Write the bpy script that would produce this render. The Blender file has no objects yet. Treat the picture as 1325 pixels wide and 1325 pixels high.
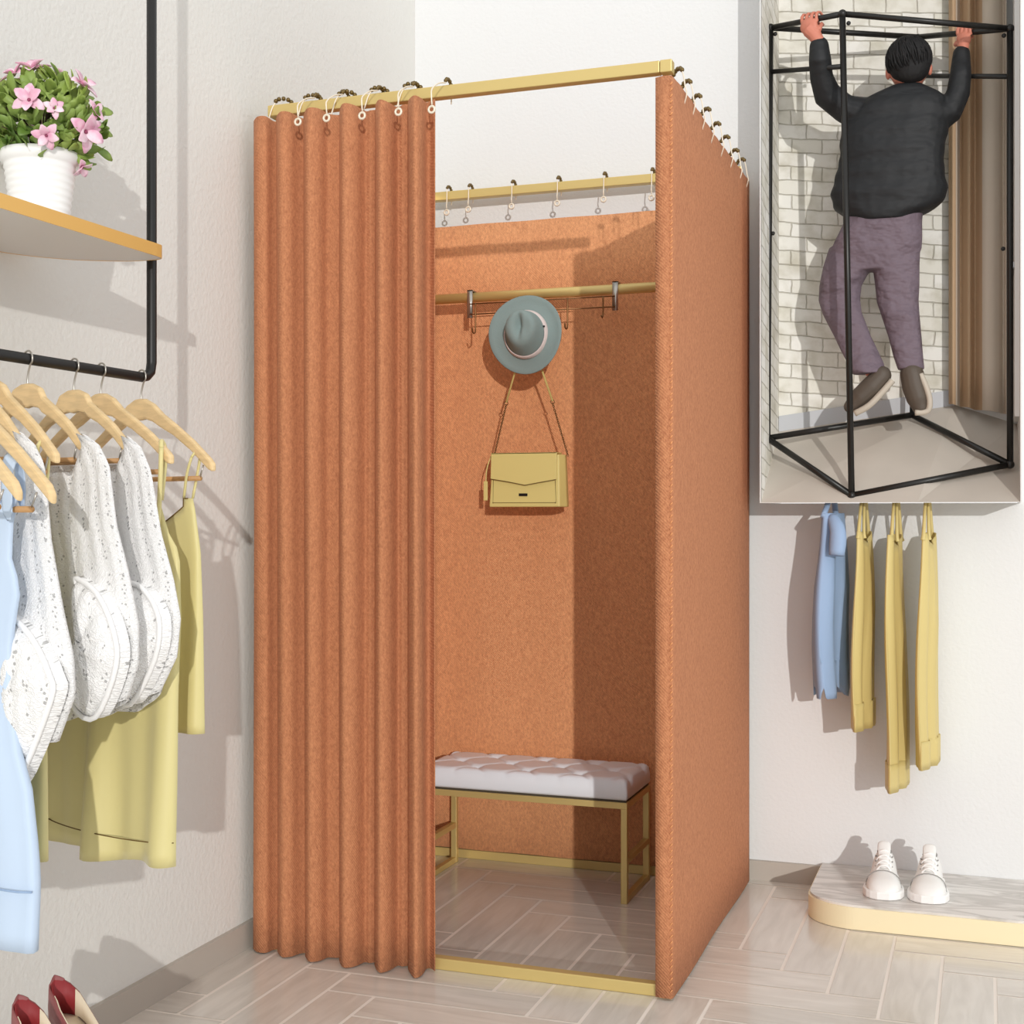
import bpy, bmesh, math, random
from mathutils import Vector, Matrix, Quaternion
random.seed(7)
S = bpy.context.scene
COL = S.collection
PI = math.pi

# ---------------------------------------------------------------- camera
TH = math.radians(19.56); CT, ST = math.cos(TH), math.sin(TH)
F = 1728.0; EYE = 1.035
cam = bpy.data.cameras.new('camera'); cam.sensor_width = 36.0; cam.lens = 36.0*F/1325.0
cam.clip_start = 0.05
co = bpy.data.objects.new('camera', cam); COL.objects.link(co)
co.location = (0, 0, EYE); co.rotation_euler = (PI/2, 0, TH)
S.camera = co

# ---------------------------------------------------------------- world, sun, exposure
w = bpy.data.worlds.new('world'); S.world = w; w.use_nodes = True
bg = w.node_tree.nodes['Background']; bg.inputs[0].default_value = (0.985, 0.995, 1.0, 1); bg.inputs[1].default_value = 0.98
sun = bpy.data.lights.new('sun', 'SUN'); sun.energy = 1.5; sun.angle = math.radians(0.6); sun.color = (1, 0.975, 0.94)
so = bpy.data.objects.new('sun', sun); COL.objects.link(so)
el = math.radians(9.6); sd = Vector((-0.447*math.cos(el), 0.894*math.cos(el), -math.sin(el)))
so.rotation_euler = sd.to_track_quat('-Z', 'Y').to_euler(); so.location = (2, -2, 3)
S.view_settings.view_transform = 'Standard'; S.view_settings.look = 'None'
S.view_settings.gamma = 1; S.view_settings.use_curve_mapping = False
S.view_settings.exposure = 0.0

# ---------------------------------------------------------------- measuring helpers (survey of the photograph -> metres)
def onY(px, py, Y):
    k = (px-662.5)/F; t = Y/(k*ST+CT)
    return Vector((t*(k*CT-ST), Y, EYE+(662.5-py)/F*t))
def onX(px, py, X):
    k = (px-662.5)/F; t = X/(k*CT-ST)
    return Vector((X, t*(k*ST+CT), EYE+(662.5-py)/F*t))
def onPlane(px, py, P0, phi):
    """ray through a photo point met with an upright plane through P0 running along phi -> (u, z)"""
    k = (px-662.5)/F; rx, ry = k*CT-ST, k*ST+CT
    nx, ny = -math.sin(phi), math.cos(phi)
    t = (P0[0]*nx+P0[1]*ny)/(rx*nx+ry*ny)
    return ((t*rx-P0[0])*math.cos(phi)+(t*ry-P0[1])*math.sin(phi), EYE+(662.5-py)/F*t)

# ---------------------------------------------------------------- materials
def lin(c):
    return tuple(((v/255)/12.92 if v/255 <= 0.04045 else ((v/255+0.055)/1.055)**2.4) for v in c)
def mat(name, rgb, rough=0.6, metal=0.0, bump=0.0, bscale=80, var=0.0, vscale=20, rgb2=None, coat=0.0, sheen=0.0, stretch=None, bdist=0.002):
    m = bpy.data.materials.new(name); m.use_nodes = True
    n, l = m.node_tree.nodes, m.node_tree.links; p = n['Principled BSDF']
    c = lin(rgb)
    p.inputs['Base Color'].default_value = (*c, 1); p.inputs['Roughness'].default_value = rough
    p.inputs['Metallic'].default_value = metal; p.inputs['Coat Weight'].default_value = coat
    p.inputs['Sheen Weight'].default_value = sheen
    tc = n.new('ShaderNodeTexCoord'); mp = n.new('ShaderNodeMapping'); l.new(tc.outputs['Object'], mp.inputs[0])
    if stretch: mp.inputs['Scale'].default_value = stretch
    if var or rgb2:
        t = n.new('ShaderNodeTexNoise'); t.inputs['Scale'].default_value = vscale; t.inputs['Detail'].default_value = 4
        l.new(mp.outputs[0], t.inputs[0]); r = n.new('ShaderNodeValToRGB'); l.new(t.outputs[0], r.inputs[0])
        r.color_ramp.elements[0].position = 0.35; r.color_ramp.elements[1].position = 0.65
        a = c if rgb2 is None else lin(rgb2)
        r.color_ramp.elements[0].color = (*[v*(1-var) for v in a], 1); r.color_ramp.elements[1].color = (*[min(1, v*(1+var)) for v in c], 1)
        l.new(r.outputs[0], p.inputs['Base Color'])
    if bump:
        t = n.new('ShaderNodeTexNoise'); t.inputs['Scale'].default_value = bscale; t.inputs['Detail'].default_value = 3
        l.new(mp.outputs[0], t.inputs[0]); b = n.new('ShaderNodeBump'); b.inputs['Strength'].default_value = bump; b.inputs['Distance'].default_value = bdist
        l.new(t.outputs[0], b.inputs['Height']); l.new(b.outputs[0], p.inputs['Normal'])
    return m

def cloth_orange(name='orange_twill', k=1.0, gb=1.0):
    m = mat(name, (214, 140, 98), 0.95)
    n, l = m.node_tree.nodes, m.node_tree.links; p = n['Principled BSDF']
    tc = n.new('ShaderNodeTexCoord')
    mp = n.new('ShaderNodeMapping'); mp.inputs['Scale'].default_value = (1, 1, 0.6); l.new(tc.outputs['Object'], mp.inputs[0])
    a = n.new('ShaderNodeTexNoise'); a.inputs['Scale'].default_value = 330; a.inputs['Detail'].default_value = 2; l.new(mp.outputs[0], a.inputs[0])
    b = n.new('ShaderNodeTexNoise'); b.inputs['Scale'].default_value = 150; b.inputs['Detail'].default_value = 3; l.new(mp.outputs[0], b.inputs[0])
    mx = n.new('ShaderNodeMath'); mx.operation = 'ADD'; l.new(a.outputs[0], mx.inputs[0]); l.new(b.outputs[0], mx.inputs[1])
    r = n.new('ShaderNodeValToRGB'); r.color_ramp.elements[0].position = 0.30; r.color_ramp.elements[1].position = 0.70
    h = n.new('ShaderNodeMath'); h.operation = 'MULTIPLY'; h.inputs[1].default_value = 0.5; l.new(mx.outputs[0], h.inputs[0]); l.new(h.outputs[0], r.inputs[0])
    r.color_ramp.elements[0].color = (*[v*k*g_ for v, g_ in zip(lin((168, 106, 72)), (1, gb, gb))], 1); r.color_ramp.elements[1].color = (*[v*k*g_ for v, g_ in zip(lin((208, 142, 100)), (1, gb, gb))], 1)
    l.new(r.outputs[0], p.inputs['Base Color'])
    wv = n.new('ShaderNodeTexWave'); wv.inputs['Scale'].default_value = 90; wv.inputs['Distortion'].default_value = 1.5; wv.bands_direction = 'DIAGONAL'
    l.new(tc.outputs['Object'], wv.inputs[0])
    bp = n.new('ShaderNodeBump'); bp.inputs['Strength'].default_value = 0.35; bp.inputs['Distance'].default_value = 0.002
    l.new(wv.outputs['Fac'], bp.inputs['Height']); l.new(bp.outputs[0], p.inputs['Normal'])
    return m
def knit_white():
    m = mat('white_knit', (238, 236, 233), 0.95)
    n, l = m.node_tree.nodes, m.node_tree.links; p = n['Principled BSDF']
    def N(t, **k):
        x = n.new('ShaderNode'+t)
        for a, b in k.items(): x.inputs[a.replace('_', ' ')].default_value = b
        return x
    def math_(op, a, b):
        x = n.new('ShaderNodeMath'); x.operation = op
        for i_, v in enumerate((a, b)):
            if isinstance(v, (int, float)): x.inputs[i_].default_value = v
            else: l.new(v, x.inputs[i_])
        return x.outputs[0]
    tc = N('TexCoord')
    mp = N('Mapping'); mp.inputs['Scale'].default_value = (1, .35, 1); l.new(tc.outputs['UV'], mp.inputs[0])
    wv = N('TexWave', Scale=4.5, Distortion=3.5, Detail=2.0, Detail_Scale=1.5); l.new(mp.outputs[0], wv.inputs[0])
    fine = N('TexWave', Scale=30.0, Distortion=9.0, Detail=1.0, Detail_Scale=3.0); fine.bands_direction = 'DIAGONAL'; l.new(tc.outputs['UV'], fine.inputs[0])
    vo = N('TexVoronoi', Scale=55.0); mp2 = N('Mapping'); mp2.inputs['Scale'].default_value = (1, .8, 1); l.new(tc.outputs['UV'], mp2.inputs[0]); l.new(mp2.outputs[0], vo.inputs[0])
    nz = N('TexNoise', Scale=45.0, Detail=4.0); l.new(tc.outputs['UV'], nz.inputs[0])
    holes = math_('MULTIPLY', math_('LESS_THAN', vo.outputs['Distance'], .30), math_('LESS_THAN', wv.outputs['Fac'], .22))
    mott = math_('MULTIPLY', math_('LESS_THAN', fine.outputs['Fac'], .18), .07)
    fac = math_('MINIMUM', math_('ADD', math_('MULTIPLY', holes, .55), mott), 1.0)
    mix = n.new('ShaderNodeMixRGB'); mix.inputs[1].default_value = (*lin((252, 251, 250)), 1); mix.inputs[2].default_value = (*lin((120, 118, 118)), 1)
    l.new(fac, mix.inputs[0]); l.new(mix.outputs[0], p.inputs['Base Color'])
    h = math_('ADD', math_('MULTIPLY', wv.outputs['Fac'], 1.6), math_('ADD', math_('MULTIPLY', fine.outputs['Fac'], .5), nz.outputs[0]))
    bp = N('Bump', Strength=0.7, Distance=0.0028); l.new(h, bp.inputs['Height']); l.new(bp.outputs[0], p.inputs['Normal'])
    return m
def plank_mat():
    m = mat('floor_plank', (176, 163, 148), 0.28)
    n, l = m.node_tree.nodes, m.node_tree.links; p = n['Principled BSDF']
    uv = n.new('ShaderNodeUVMap'); mp = n.new('ShaderNodeMapping'); mp.inputs['Scale'].default_value = (2.2, 16, 1); l.new(uv.outputs[0], mp.inputs[0])
    t = n.new('ShaderNodeTexNoise'); t.inputs['Scale'].default_value = 2.4; t.inputs['Detail'].default_value = 6; t.inputs['Distortion'].default_value = 0.8; l.new(mp.outputs[0], t.inputs[0])
    r = n.new('ShaderNodeValToRGB'); r.color_ramp.elements[0].position = 0.3; r.color_ramp.elements[1].position = 0.72
    r.color_ramp.elements[0].color = (*lin((206, 200, 190)), 1); r.color_ramp.elements[1].color = (*lin((228, 223, 214)), 1)
    l.new(t.outputs[0], r.inputs[0])
    at = n.new('ShaderNodeAttribute'); at.attribute_name = 'tone'
    hs = n.new('ShaderNodeHueSaturation'); l.new(r.outputs[0], hs.inputs['Color']); l.new(at.outputs['Fac'], hs.inputs['Value'])
    l.new(hs.outputs[0], p.inputs['Base Color']); p.inputs['Coat Weight'].default_value = 0.5; p.inputs['Coat Roughness'].default_value = 0.10
    return m
def brick_mat():
    m = mat('white_brick', (205, 200, 186), 0.85)
    n, l = m.node_tree.nodes, m.node_tree.links; p = n['Principled BSDF']
    uv = n.new('ShaderNodeUVMap')
    b = n.new('ShaderNodeTexBrick'); b.inputs['Scale'].default_value = 1.0
    b.inputs['Color1'].default_value = (*lin((246, 244, 238)), 1); b.inputs['Color2'].default_value = (*lin((236, 233, 222)), 1)
    b.inputs['Mortar'].default_value = (*lin((206, 201, 188)), 1); b.inputs['Mortar Size'].default_value = 0.0022; b.inputs['Mortar Smooth'].default_value = 0.6
    b.inputs['Brick Width'].default_value = 0.088; b.inputs['Row Height'].default_value = 0.041
    nz = n.new('ShaderNodeTexNoise'); nz.inputs['Scale'].default_value = 16; nz.inputs['Detail'].default_value = 4; l.new(uv.outputs[0], nz.inputs[0])
    vm = n.new('ShaderNodeVectorMath'); vm.operation = 'MULTIPLY_ADD'; vm.inputs[1].default_value = (0.016, 0.012, 0.0)
    l.new(nz.outputs['Color'], vm.inputs[0]); l.new(uv.outputs[0], vm.inputs[2]); l.new(vm.outputs[0], b.inputs['Vector'])
    nz2 = n.new('ShaderNodeTexNoise'); nz2.inputs['Scale'].default_value = 14; nz2.inputs['Detail'].default_value = 5; l.new(uv.outputs[0], nz2.inputs[0])
    r = n.new('ShaderNodeValToRGB'); r.color_ramp.elements[0].position = 0.3; r.color_ramp.elements[0].color = (.74, .72, .66, 1); r.color_ramp.elements[1].position = 0.55; r.color_ramp.elements[1].color = (1, 1, 1, 1); l.new(nz2.outputs[0], r.inputs[0])
    mx = n.new('ShaderNodeMixRGB'); mx.blend_type = 'MULTIPLY'; mx.inputs[0].default_value = 1; l.new(b.outputs['Color'], mx.inputs[1]); l.new(r.outputs[0], mx.inputs[2])
    l.new(mx.outputs[0], p.inputs['Base Color'])
    bp = n.new('ShaderNodeBump'); bp.inputs['Strength'].default_value = 0.8; bp.inputs['Distance'].default_value = 0.004; bp.invert = True
    l.new(b.outputs['Fac'], bp.inputs['Height']); l.new(bp.outputs[0], p.inputs['Normal'])
    return m
def marble_mat():
    m = mat('grey_marble', (205, 200, 194), 0.25)
    n, l = m.node_tree.nodes, m.node_tree.links; p = n['Principled BSDF']
    tc = n.new('ShaderNodeTexCoord'); mp = n.new('ShaderNodeMapping'); mp.inputs['Rotation'].default_value = (0, 0, 0.35); mp.inputs['Scale'].default_value = (1, 4.5, 1)
    l.new(tc.outputs['Object'], mp.inputs[0])
    t = n.new('ShaderNodeTexNoise'); t.inputs['Scale'].default_value = 4; t.inputs['Detail'].default_value = 7; t.inputs['Distortion'].default_value = 1.2; l.new(mp.outputs[0], t.inputs[0])
    r = n.new('ShaderNodeValToRGB'); e = r.color_ramp.elements
    e[0].position = 0.38; e[0].color = (*lin((222, 218, 213)), 1); e[1].position = 0.62; e[1].color = (*lin((230, 226, 221)), 1)
    k = e.new(0.5); k.color = (*lin((192, 187, 181)), 1); l.new(t.outputs[0], r.inputs[0]); l.new(r.outputs[0], p.inputs['Base Color'])
    return m

M = dict(
    wall_l=mat('warm_plaster', (228, 227, 222), 0.95, bump=0.6, bscale=95, bdist=0.0025),
    wall_b=mat('white_plaster', (229, 230, 230), 0.95, bump=0.5, bscale=95, bdist=0.002),
    base=mat('grey_baseboard', (186, 178, 168), 0.5),
    grout=mat('pale_grout', (246, 238, 228), 0.6),
    plank=plank_mat(), orange=cloth_orange(), orangein=cloth_orange('brightened_orange_linen', 1.40, 1.12), knit=knit_white(), brick=brick_mat(), marble=marble_mat(),  # inner linen's colour is brightened to replace ambient light missing inside the changing room
    gold=mat('satin_gold', (216, 192, 126), 0.38, 0.4),
    goldb=mat('bright_gold', (246, 232, 194), 0.42, 0.15),
    shelfgold=mat('shelf_gold', (234, 186, 106), 0.35, 0.35),
    bronze=mat('dark_bronze', (112, 92, 52), 0.35, 0.6),
    steel=mat('steel', (186, 182, 174), 0.3, 0.85),
    wire=mat('pale_ring', (238, 226, 206), 0.4, 0.2),
    black=mat('black_metal', (30, 29, 28), 0.4, 0.2),
    frameblack=mat('black_tube', (32, 31, 29), 0.35, 0.2),
    shelf=mat('grey_shelf', (228, 223, 217), 0.7),
    wood=mat('beech_wood', (230, 200, 150), 0.45, var=0.08, vscale=30, stretch=(1, 1, 5)),
    wooddark=mat('hanger_bar', (196, 150, 98), 0.5),
    yellow=mat('yellow_satin', (220, 208, 146), 0.48, bump=0.25, bscale=9, bdist=0.01, stretch=(1, 1, .35), sheen=0.2),
    yellow2=mat('ochre_satin', (210, 190, 124), 0.5, bump=0.25, bscale=9, bdist=0.01, stretch=(1, 1, .35)),
    yelin=mat('dark_lining', (112, 88, 42), 0.8),
    blue=mat('pale_blue_cotton', (196, 214, 236), 0.7, bump=0.3, bscale=10, bdist=0.01, stretch=(1, 1, .4)),
    blue2=mat('dusty_blue_cotton', (150, 174, 206), 0.7, bump=0.4, bscale=12, bdist=0.012, stretch=(1, 1, .5)),
    white=mat('white_ceramic', (244, 243, 241), 0.35),
    leaf=mat('green_leaf', (164, 184, 92), 0.5, rgb2=(96, 126, 50), vscale=9),
    pink=mat('pink_petal', (250, 226, 234), 0.6, rgb2=(232, 168, 194), vscale=40),
    magenta=mat('flower_eye', (140, 60, 90), 0.6),
    soil=mat('potting_soil', (70, 52, 40), 0.9),
    burg=mat('burgundy_leather', (150, 84, 84), 0.45, coat=0.15), beige=mat('beige_lining', (232, 216, 190), 0.6), red=mat('red_lining', (150, 44, 48), 0.6),
    hat=mat('grey_green_felt', (140, 158, 156), 0.95, bump=0.3, bscale=200), band=mat('pale_band', (226, 212, 208), 0.7),
    bag=mat('yellow_leather', (226, 208, 132), 0.5), bagdark=mat('stitch_brown', (120, 98, 50), 0.6), chain=mat('bronze_chain', (128, 92, 54), 0.35, 0.6),
    cushion=mat('white_leatherette', (236, 240, 246), 0.4),
    piping=mat('dark_piping', (70, 62, 48), 0.6),
    shoe=mat('white_canvas', (240, 239, 236), 0.6), sole=mat('white_rubber', (246, 245, 243), 0.5), lace=mat('white_lace', (250, 249, 247), 0.7), eyelet=mat('grey_shoe_lining', (150, 148, 145), 0.8),
    skin=mat('skin', (206, 128, 106), 0.55), hair=mat('black_hair', (14, 12, 13), 0.75, bump=0.6, bscale=120, stretch=(1, 1, .3)),
    jacket=mat('black_jacket', (20, 22, 25), 0.65, bump=0.7, bscale=9, bdist=0.03, stretch=(.7, .7, 1.3)),
    trouser=mat('mauve_trousers', (112, 98, 108), 0.75, bump=1.0, bscale=14, bdist=0.035, stretch=(.8, .8, 1.3)),
    boot=mat('brown_grey_shoe', (84, 74, 64), 0.6), bootsole=mat('pale_shoe_sole', (190, 180, 165), 0.6), cuff=mat('white_cuff', (225, 225, 220), 0.8),
    tan=mat('tan_drape', (190, 160, 128), 0.85), tanlight=mat('light_drape', (205, 192, 176), 0.85),
    stagefloor=mat('grey_glossy_floor', (196, 188, 177), 0.3, var=0.05, vscale=5), skirt=mat('pale_skirting', (196, 198, 202), 0.5), paper=mat('white_panel', (222, 222, 220), 0.6),
    eye=mat('eye_dark', (40, 28, 24), 0.3),
)

# ---------------------------------------------------------------- object helpers
def tag(o, label=None, cat=None, group=None, kind=None):
    if label: o['label'] = label
    if cat: o['category'] = cat
    if group: o['group'] = group
    if kind: o['kind'] = kind
    return o
def empty(name, loc, label, cat, group=None, rz=0):
    o = bpy.data.objects.new(name, None); COL.objects.link(o); o.location = loc; o.rotation_euler = (0, 0, rz); o.empty_display_size = 0.05
    return tag(o, label, cat, group)
def obj(name, bm, m, parent=None, smooth=True, bevel=0, sub=0, solid=0, world=False):
    bmesh.ops.recalc_face_normals(bm, faces=bm.faces[:])
    me = bpy.data.meshes.new(name); bm.to_mesh(me); bm.free()
    for mm in (m if isinstance(m, (list, tuple)) else [m]): me.materials.append(mm)
    o = bpy.data.objects.new(name, me); COL.objects.link(o)
    if parent:
        o.parent = parent
        if world: o.matrix_parent_inverse = (Matrix.Translation(parent.location) @ parent.rotation_euler.to_matrix().to_4x4()).inverted()
    if smooth:
        for p in me.polygons: p.use_smooth = True
        if bevel or smooth == 'auto':
            pass
    if solid:
        s_ = o.modifiers.new('solid', 'SOLIDIFY'); s_.thickness = solid; s_.offset = 0
    if bevel:
        b = o.modifiers.new('bevel', 'BEVEL'); b.width = bevel; b.segments = 2; b.limit_method = 'ANGLE'
        for p in me.polygons: p.use_smooth = False
    if sub:
        s_ = o.modifiers.new('sub', 'SUBSURF'); s_.levels = sub; s_.render_levels = sub
    return o
def BM(): return bmesh.new()
def box(bm, a, b):
    vs = [bm.verts.new((x, y, z)) for x in (a[0], b[0]) for y in (a[1], b[1]) for z in (a[2], b[2])]
    for f in ((0, 1, 3, 2), (4, 6, 7, 5), (0, 4, 5, 1), (2, 3, 7, 6), (0, 2, 6, 4), (1, 5, 7, 3)): bm.faces.new([vs[i] for i in f])
    return bm
def tube(bm, pts, r, seg=8, cap=True, closed=False):
    pts = [Vector(p) for p in pts]; n = len(pts); rs = r if isinstance(r, (list, tuple)) else [r]*n
    rings = []; ref = None
    for i, p in enumerate(pts):
        if closed: d = pts[(i+1) % n]-pts[i-1]
        else: d = pts[min(i+1, n-1)]-pts[max(i-1, 0)]
        d.normalize()
        if ref is None: ref = d.orthogonal().normalized()
        else:
            ref = (ref-d*ref.dot(d))
            ref = ref.normalized() if ref.length > 1e-6 else d.orthogonal().normalized()
        b = d.cross(ref)
        rings.append([bm.verts.new(p+(ref*math.cos(2*PI*k/seg)+b*math.sin(2*PI*k/seg))*rs[i]) for k in range(seg)])
    for i in range(n if closed else n-1):
        A, B = rings[i], rings[(i+1) % n]
        for k in range(seg): bm.faces.new((A[k], A[(k+1) % seg], B[(k+1) % seg], B[k]))
    if cap and not closed: bm.faces.new(rings[0][::-1]); bm.faces.new(rings[-1])
    return bm
def beam(bm, p, q, w_, h_=None):
    """square bar between two points; w_ across, h_ tall"""
    h_ = h_ or w_; p, q = Vector(p), Vector(q); d = (q-p).normalized()
    up = Vector((0, 0, 1)) if abs(d.z) < 0.9 else Vector((0, 1, 0))
    s_ = d.cross(up).normalized(); u = s_.cross(d)
    A = [bm.verts.new(e+s_*(a*w_/2)+u*(b*h_/2)) for e in (p, q) for a, b in ((-1, -1), (1, -1), (1, 1), (-1, 1))]
    for f in ((3, 2, 1, 0), (4, 5, 6, 7), (0, 1, 5, 4), (1, 2, 6, 5), (2, 3, 7, 6), (3, 0, 4, 7)): bm.faces.new([A[i] for i in f])
    return bm
def lathe(bm, prof, c=(0, 0, 0), seg=40, fn=None, cap=True):
    rings = []
    for r, z in prof:
        ring = []
        for k in range(seg):
            a = 2*PI*k/seg; p = Vector((c[0]+r*math.cos(a), c[1]+r*math.sin(a), c[2]+z))
            ring.append(bm.verts.new(fn(p) if fn else p))
        rings.append(ring)
    for i in range(len(rings)-1):
        for k in range(seg): bm.faces.new((rings[i][k], rings[i][(k+1) % seg], rings[i+1][(k+1) % seg], rings[i+1][k]))
    if cap: bm.faces.new(rings[0][::-1]); bm.faces.new(rings[-1])
    return bm
def sphere(bm, c, r, seg=12, rings=8, rot=None):
    r = r if isinstance(r, (tuple, list)) else (r, r, r)
    mtx = Matrix.Translation(Vector(c)) @ (rot.to_matrix().to_4x4() if rot else Matrix()) @ Matrix.Diagonal((*r, 1))
    bmesh.ops.create_uvsphere(bm, u_segments=seg, v_segments=rings, radius=1, matrix=mtx); return bm
def prism(bm, outline, z0, z1, fn=None):
    """outline of (x,y) raised from z0 to z1"""
    fn = fn or (lambda x, y, z: (x, y, z))
    a = [bm.verts.new(fn(x, y, z0)) for x, y in outline]; b = [bm.verts.new(fn(x, y, z1)) for x, y in outline]
    n = len(outline)
    for i in range(n): bm.faces.new((a[i], a[(i+1) % n], b[(i+1) % n], b[i]))
    bm.faces.new(a[::-1]); bm.faces.new(b); return bm
def smooth_curve(pts, n):
    """Catmull-Rom through points, n samples per span"""
    P_ = [Vector(p) for p in pts]; out = []
    for i in range(len(P_)-1):
        p0, p1, p2, p3 = P_[max(i-1, 0)], P_[i], P_[i+1], P_[min(i+2, len(P_)-1)]
        for k in range(n):
            t = k/n; out.append(0.5*((2*p1)+(p2-p0)*t+(2*p0-5*p1+4*p2-p3)*t*t+(3*p1-3*p2+p3-p0)*t**3))
    out.append(P_[-1]); return out
def interp(tab, x):
    """piecewise smooth table lookup; tab sorted by first value"""
    if x <= tab[0][0]: return tab[0][1]
    for (a, va), (b, vb) in zip(tab, tab[1:]):
        if x <= b:
            t = (x-a)/(b-a+1e-9); return va+(vb-va)*t
    return tab[-1][1]
def copy_tree(o, parent=None):
    c = o.copy(); COL.objects.link(c)
    if parent: c.parent = parent
    for ch in list(o.children): copy_tree(ch, c)
    return c

# ================================================================ SETTING
XL, YB = -1.66, 3.78        # left wall, back wall
OX0, OX1, OZ0, OZ1 = onY(983, 100, 3.60).x, onY(1322, 100, 3.60).x, 1.059, 2.62   # opening of the display recess
# floor: herringbone planks with pale joints
bm = BM()
tone = bm.faces.layers.float.new('tone'); uvl = bm.loops.layers.uv.new('UVMap')
X0, X1, Y0, Y1 = XL, 2.2, -0.6, YB
v = [bm.verts.new(p) for p in ((X0, Y0, 0), (X1, Y0, 0), (X1, Y1, 0), (X0, Y1, 0))]; f = bm.faces.new(v); f[tone] = 1.0
W_ = 0.1135; L_ = 4*W_; G = 0.0040
bx, by = -0.209, 3.269
for m_ in range(-8, 9):
    for k in range(-60, 60):
        for kind in (0, 1):
            x0 = bx+k*W_+m_*L_; y0 = by-k*W_+m_*L_
            r = (x0, y0-L_, x0+W_, y0) if kind == 0 else (x0, y0, x0+L_, y0+W_)
            a = [max(r[0]+G, X0), max(r[1]+G, Y0), min(r[2]-G, X1), min(r[3]-G, Y1)]
            if a[2]-a[0] < 0.004 or a[3]-a[1] < 0.004: continue
            vs = [bm.verts.new((x, y, 0.0008)) for x, y in ((a[0], a[1]), (a[2], a[1]), (a[2], a[3]), (a[0], a[3]))]
            f = bm.faces.new(vs); f.material_index = 1; f[tone] = random.uniform(0.95, 1.05)
            ox, oy = random.uniform(0, 9), random.uniform(0, 9)
            for lp in f.loops:
                p = lp.vert.co; lp[uvl].uv = (p.y+ox, p.x+oy) if kind == 0 else (p.x+ox, p.y+oy)
me_floor = obj('floor', bm, [M['grout'], M['plank']], smooth=False); tag(me_floor, kind='structure')
HT = 2.9
tag(obj('wall_left', box(BM(), (XL-0.1, -0.6, 0), (XL, YB+0.1, HT)), M['wall_l'], smooth=False), kind='structure')
bm = BM()
for a, b in (((XL, YB, 0), (OX0, YB+0.1, HT)), ((OX1, YB, 0), (2.2, YB+0.1, HT)), ((OX0, YB, 0), (OX1, YB+0.1, OZ0)), ((OX0, YB, OZ1), (OX1, YB+0.1, HT))): box(bm, a, b)
tag(obj('wall_back', bm, M['wall_b'], smooth=False), kind='structure')
tag(obj('baseboard_left', box(BM(), (XL, -0.6, 0), (XL+0.012, YB, 0.062)), M['base'], smooth=False), kind='structure')
tag(obj('baseboard_back', box(BM(), (XL+0.012, YB-0.014, 0), (2.2, YB, 0.055)), M['base'], smooth=False), kind='structure')

# ================================================================ CHANGING ROOM
FX0, FX1, FY0, FY1, FZ = -1.592, -0.643, 2.80, 3.725, 1.985
tb = 0.026
fr = empty('changing_room_frame', (FX0, FY0, 0), 'tall gold tubular frame of the curtained changing room', 'changing room frame')
def fbar(name, p, q, w_=tb, m=M['gold']): return obj(name, beam(BM(), p, q, w_), m, fr, bevel=0.002, world=True)
for x in (FX0, FX1):
    for y in (FY0, FY1): fbar('post', (x, y, 0), (x, y, FZ-tb))
fbar('top_bar', (FX0-tb/2, FY0, FZ), (FX1-tb/2-0.001, FY0, FZ)); fbar('top_bar', (FX0, FY1, FZ), (FX1, FY1, FZ))
fbar('top_bar', (FX0, FY0+tb/2, FZ), (FX0, FY1-tb/2, FZ)); fbar('top_bar', (FX1, FY0+tb/2+.001, FZ), (FX1, FY1-tb/2, FZ))
fbar('corner_joint', (FX1-tb/2, FY0, FZ), (FX1+tb/2, FY0, FZ), tb+0.001)
z0 = 0.014
fbar('base_bar', (FX0+tb/2, FY0, z0), (FX1-tb/2, FY0, z0)); fbar('base_bar', (FX0+tb/2, FY1, z0), (FX1-tb/2, FY1, z0))
fbar('base_bar', (FX0, FY0+tb/2, z0), (FX0, FY1-tb/2, z0)); fbar('base_bar', (FX1-.004, FY0+tb/2, z0), (FX1-.004, FY1-tb/2, z0))
RY = 3.62; RZ = onY(700, 380, RY).z
obj('hanging_rail', tube(BM(), [(FX0, RY, RZ), (FX1, RY, RZ)], 0.0145, 20), M['gold'], fr, world=True)
# cap on the left end of the top bar
lc = onY(354, 143, FY0)
obj('end_cap', lathe(BM(), [(.012, 0), (.012, .004), (.010, .007), (.001, .008)], (0, 0, 0)), M['goldb'], fr)
e = fr.children[-1]; e.location = Vector((FX0-.002, FY0-tb/2, FZ-.002))-fr.location; e.rotation_euler = (PI/2, 0, 0)

def sheet(path, z0f, z1f, nz=14, sway=0.0):
    """hanging cloth: plan path (Vectors) swept upward; z0f/z1f give hem and top height at fraction t"""
    bm = BM(); uvl = bm.loops.layers.uv.new('UVMap'); n = len(path); g = []
    for i, p in enumerate(path):
        t = i/(n-1); col = []
        for j in range(nz+1):
            b = j/nz; z = z0f(t)+(z1f(t)-z0f(t))*b
            q = Vector((p.x+sway*math.sin(3*b+5*t)*0.3, p.y+sway*math.sin(2.2*b+9*t), z)); col.append(bm.verts.new(q))
        g.append(col)
    for i in range(n-1):
        for j in range(nz):
            f = bm.faces.new((g[i][j], g[i+1][j], g[i+1][j+1], g[i][j+1]))
            for lp, (a, b) in zip(f.loops, ((i, j), (i+1, j), (i+1, j+1), (i, j+1))): lp[uvl].uv = (a/n, b/nz)
    return bm
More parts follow.
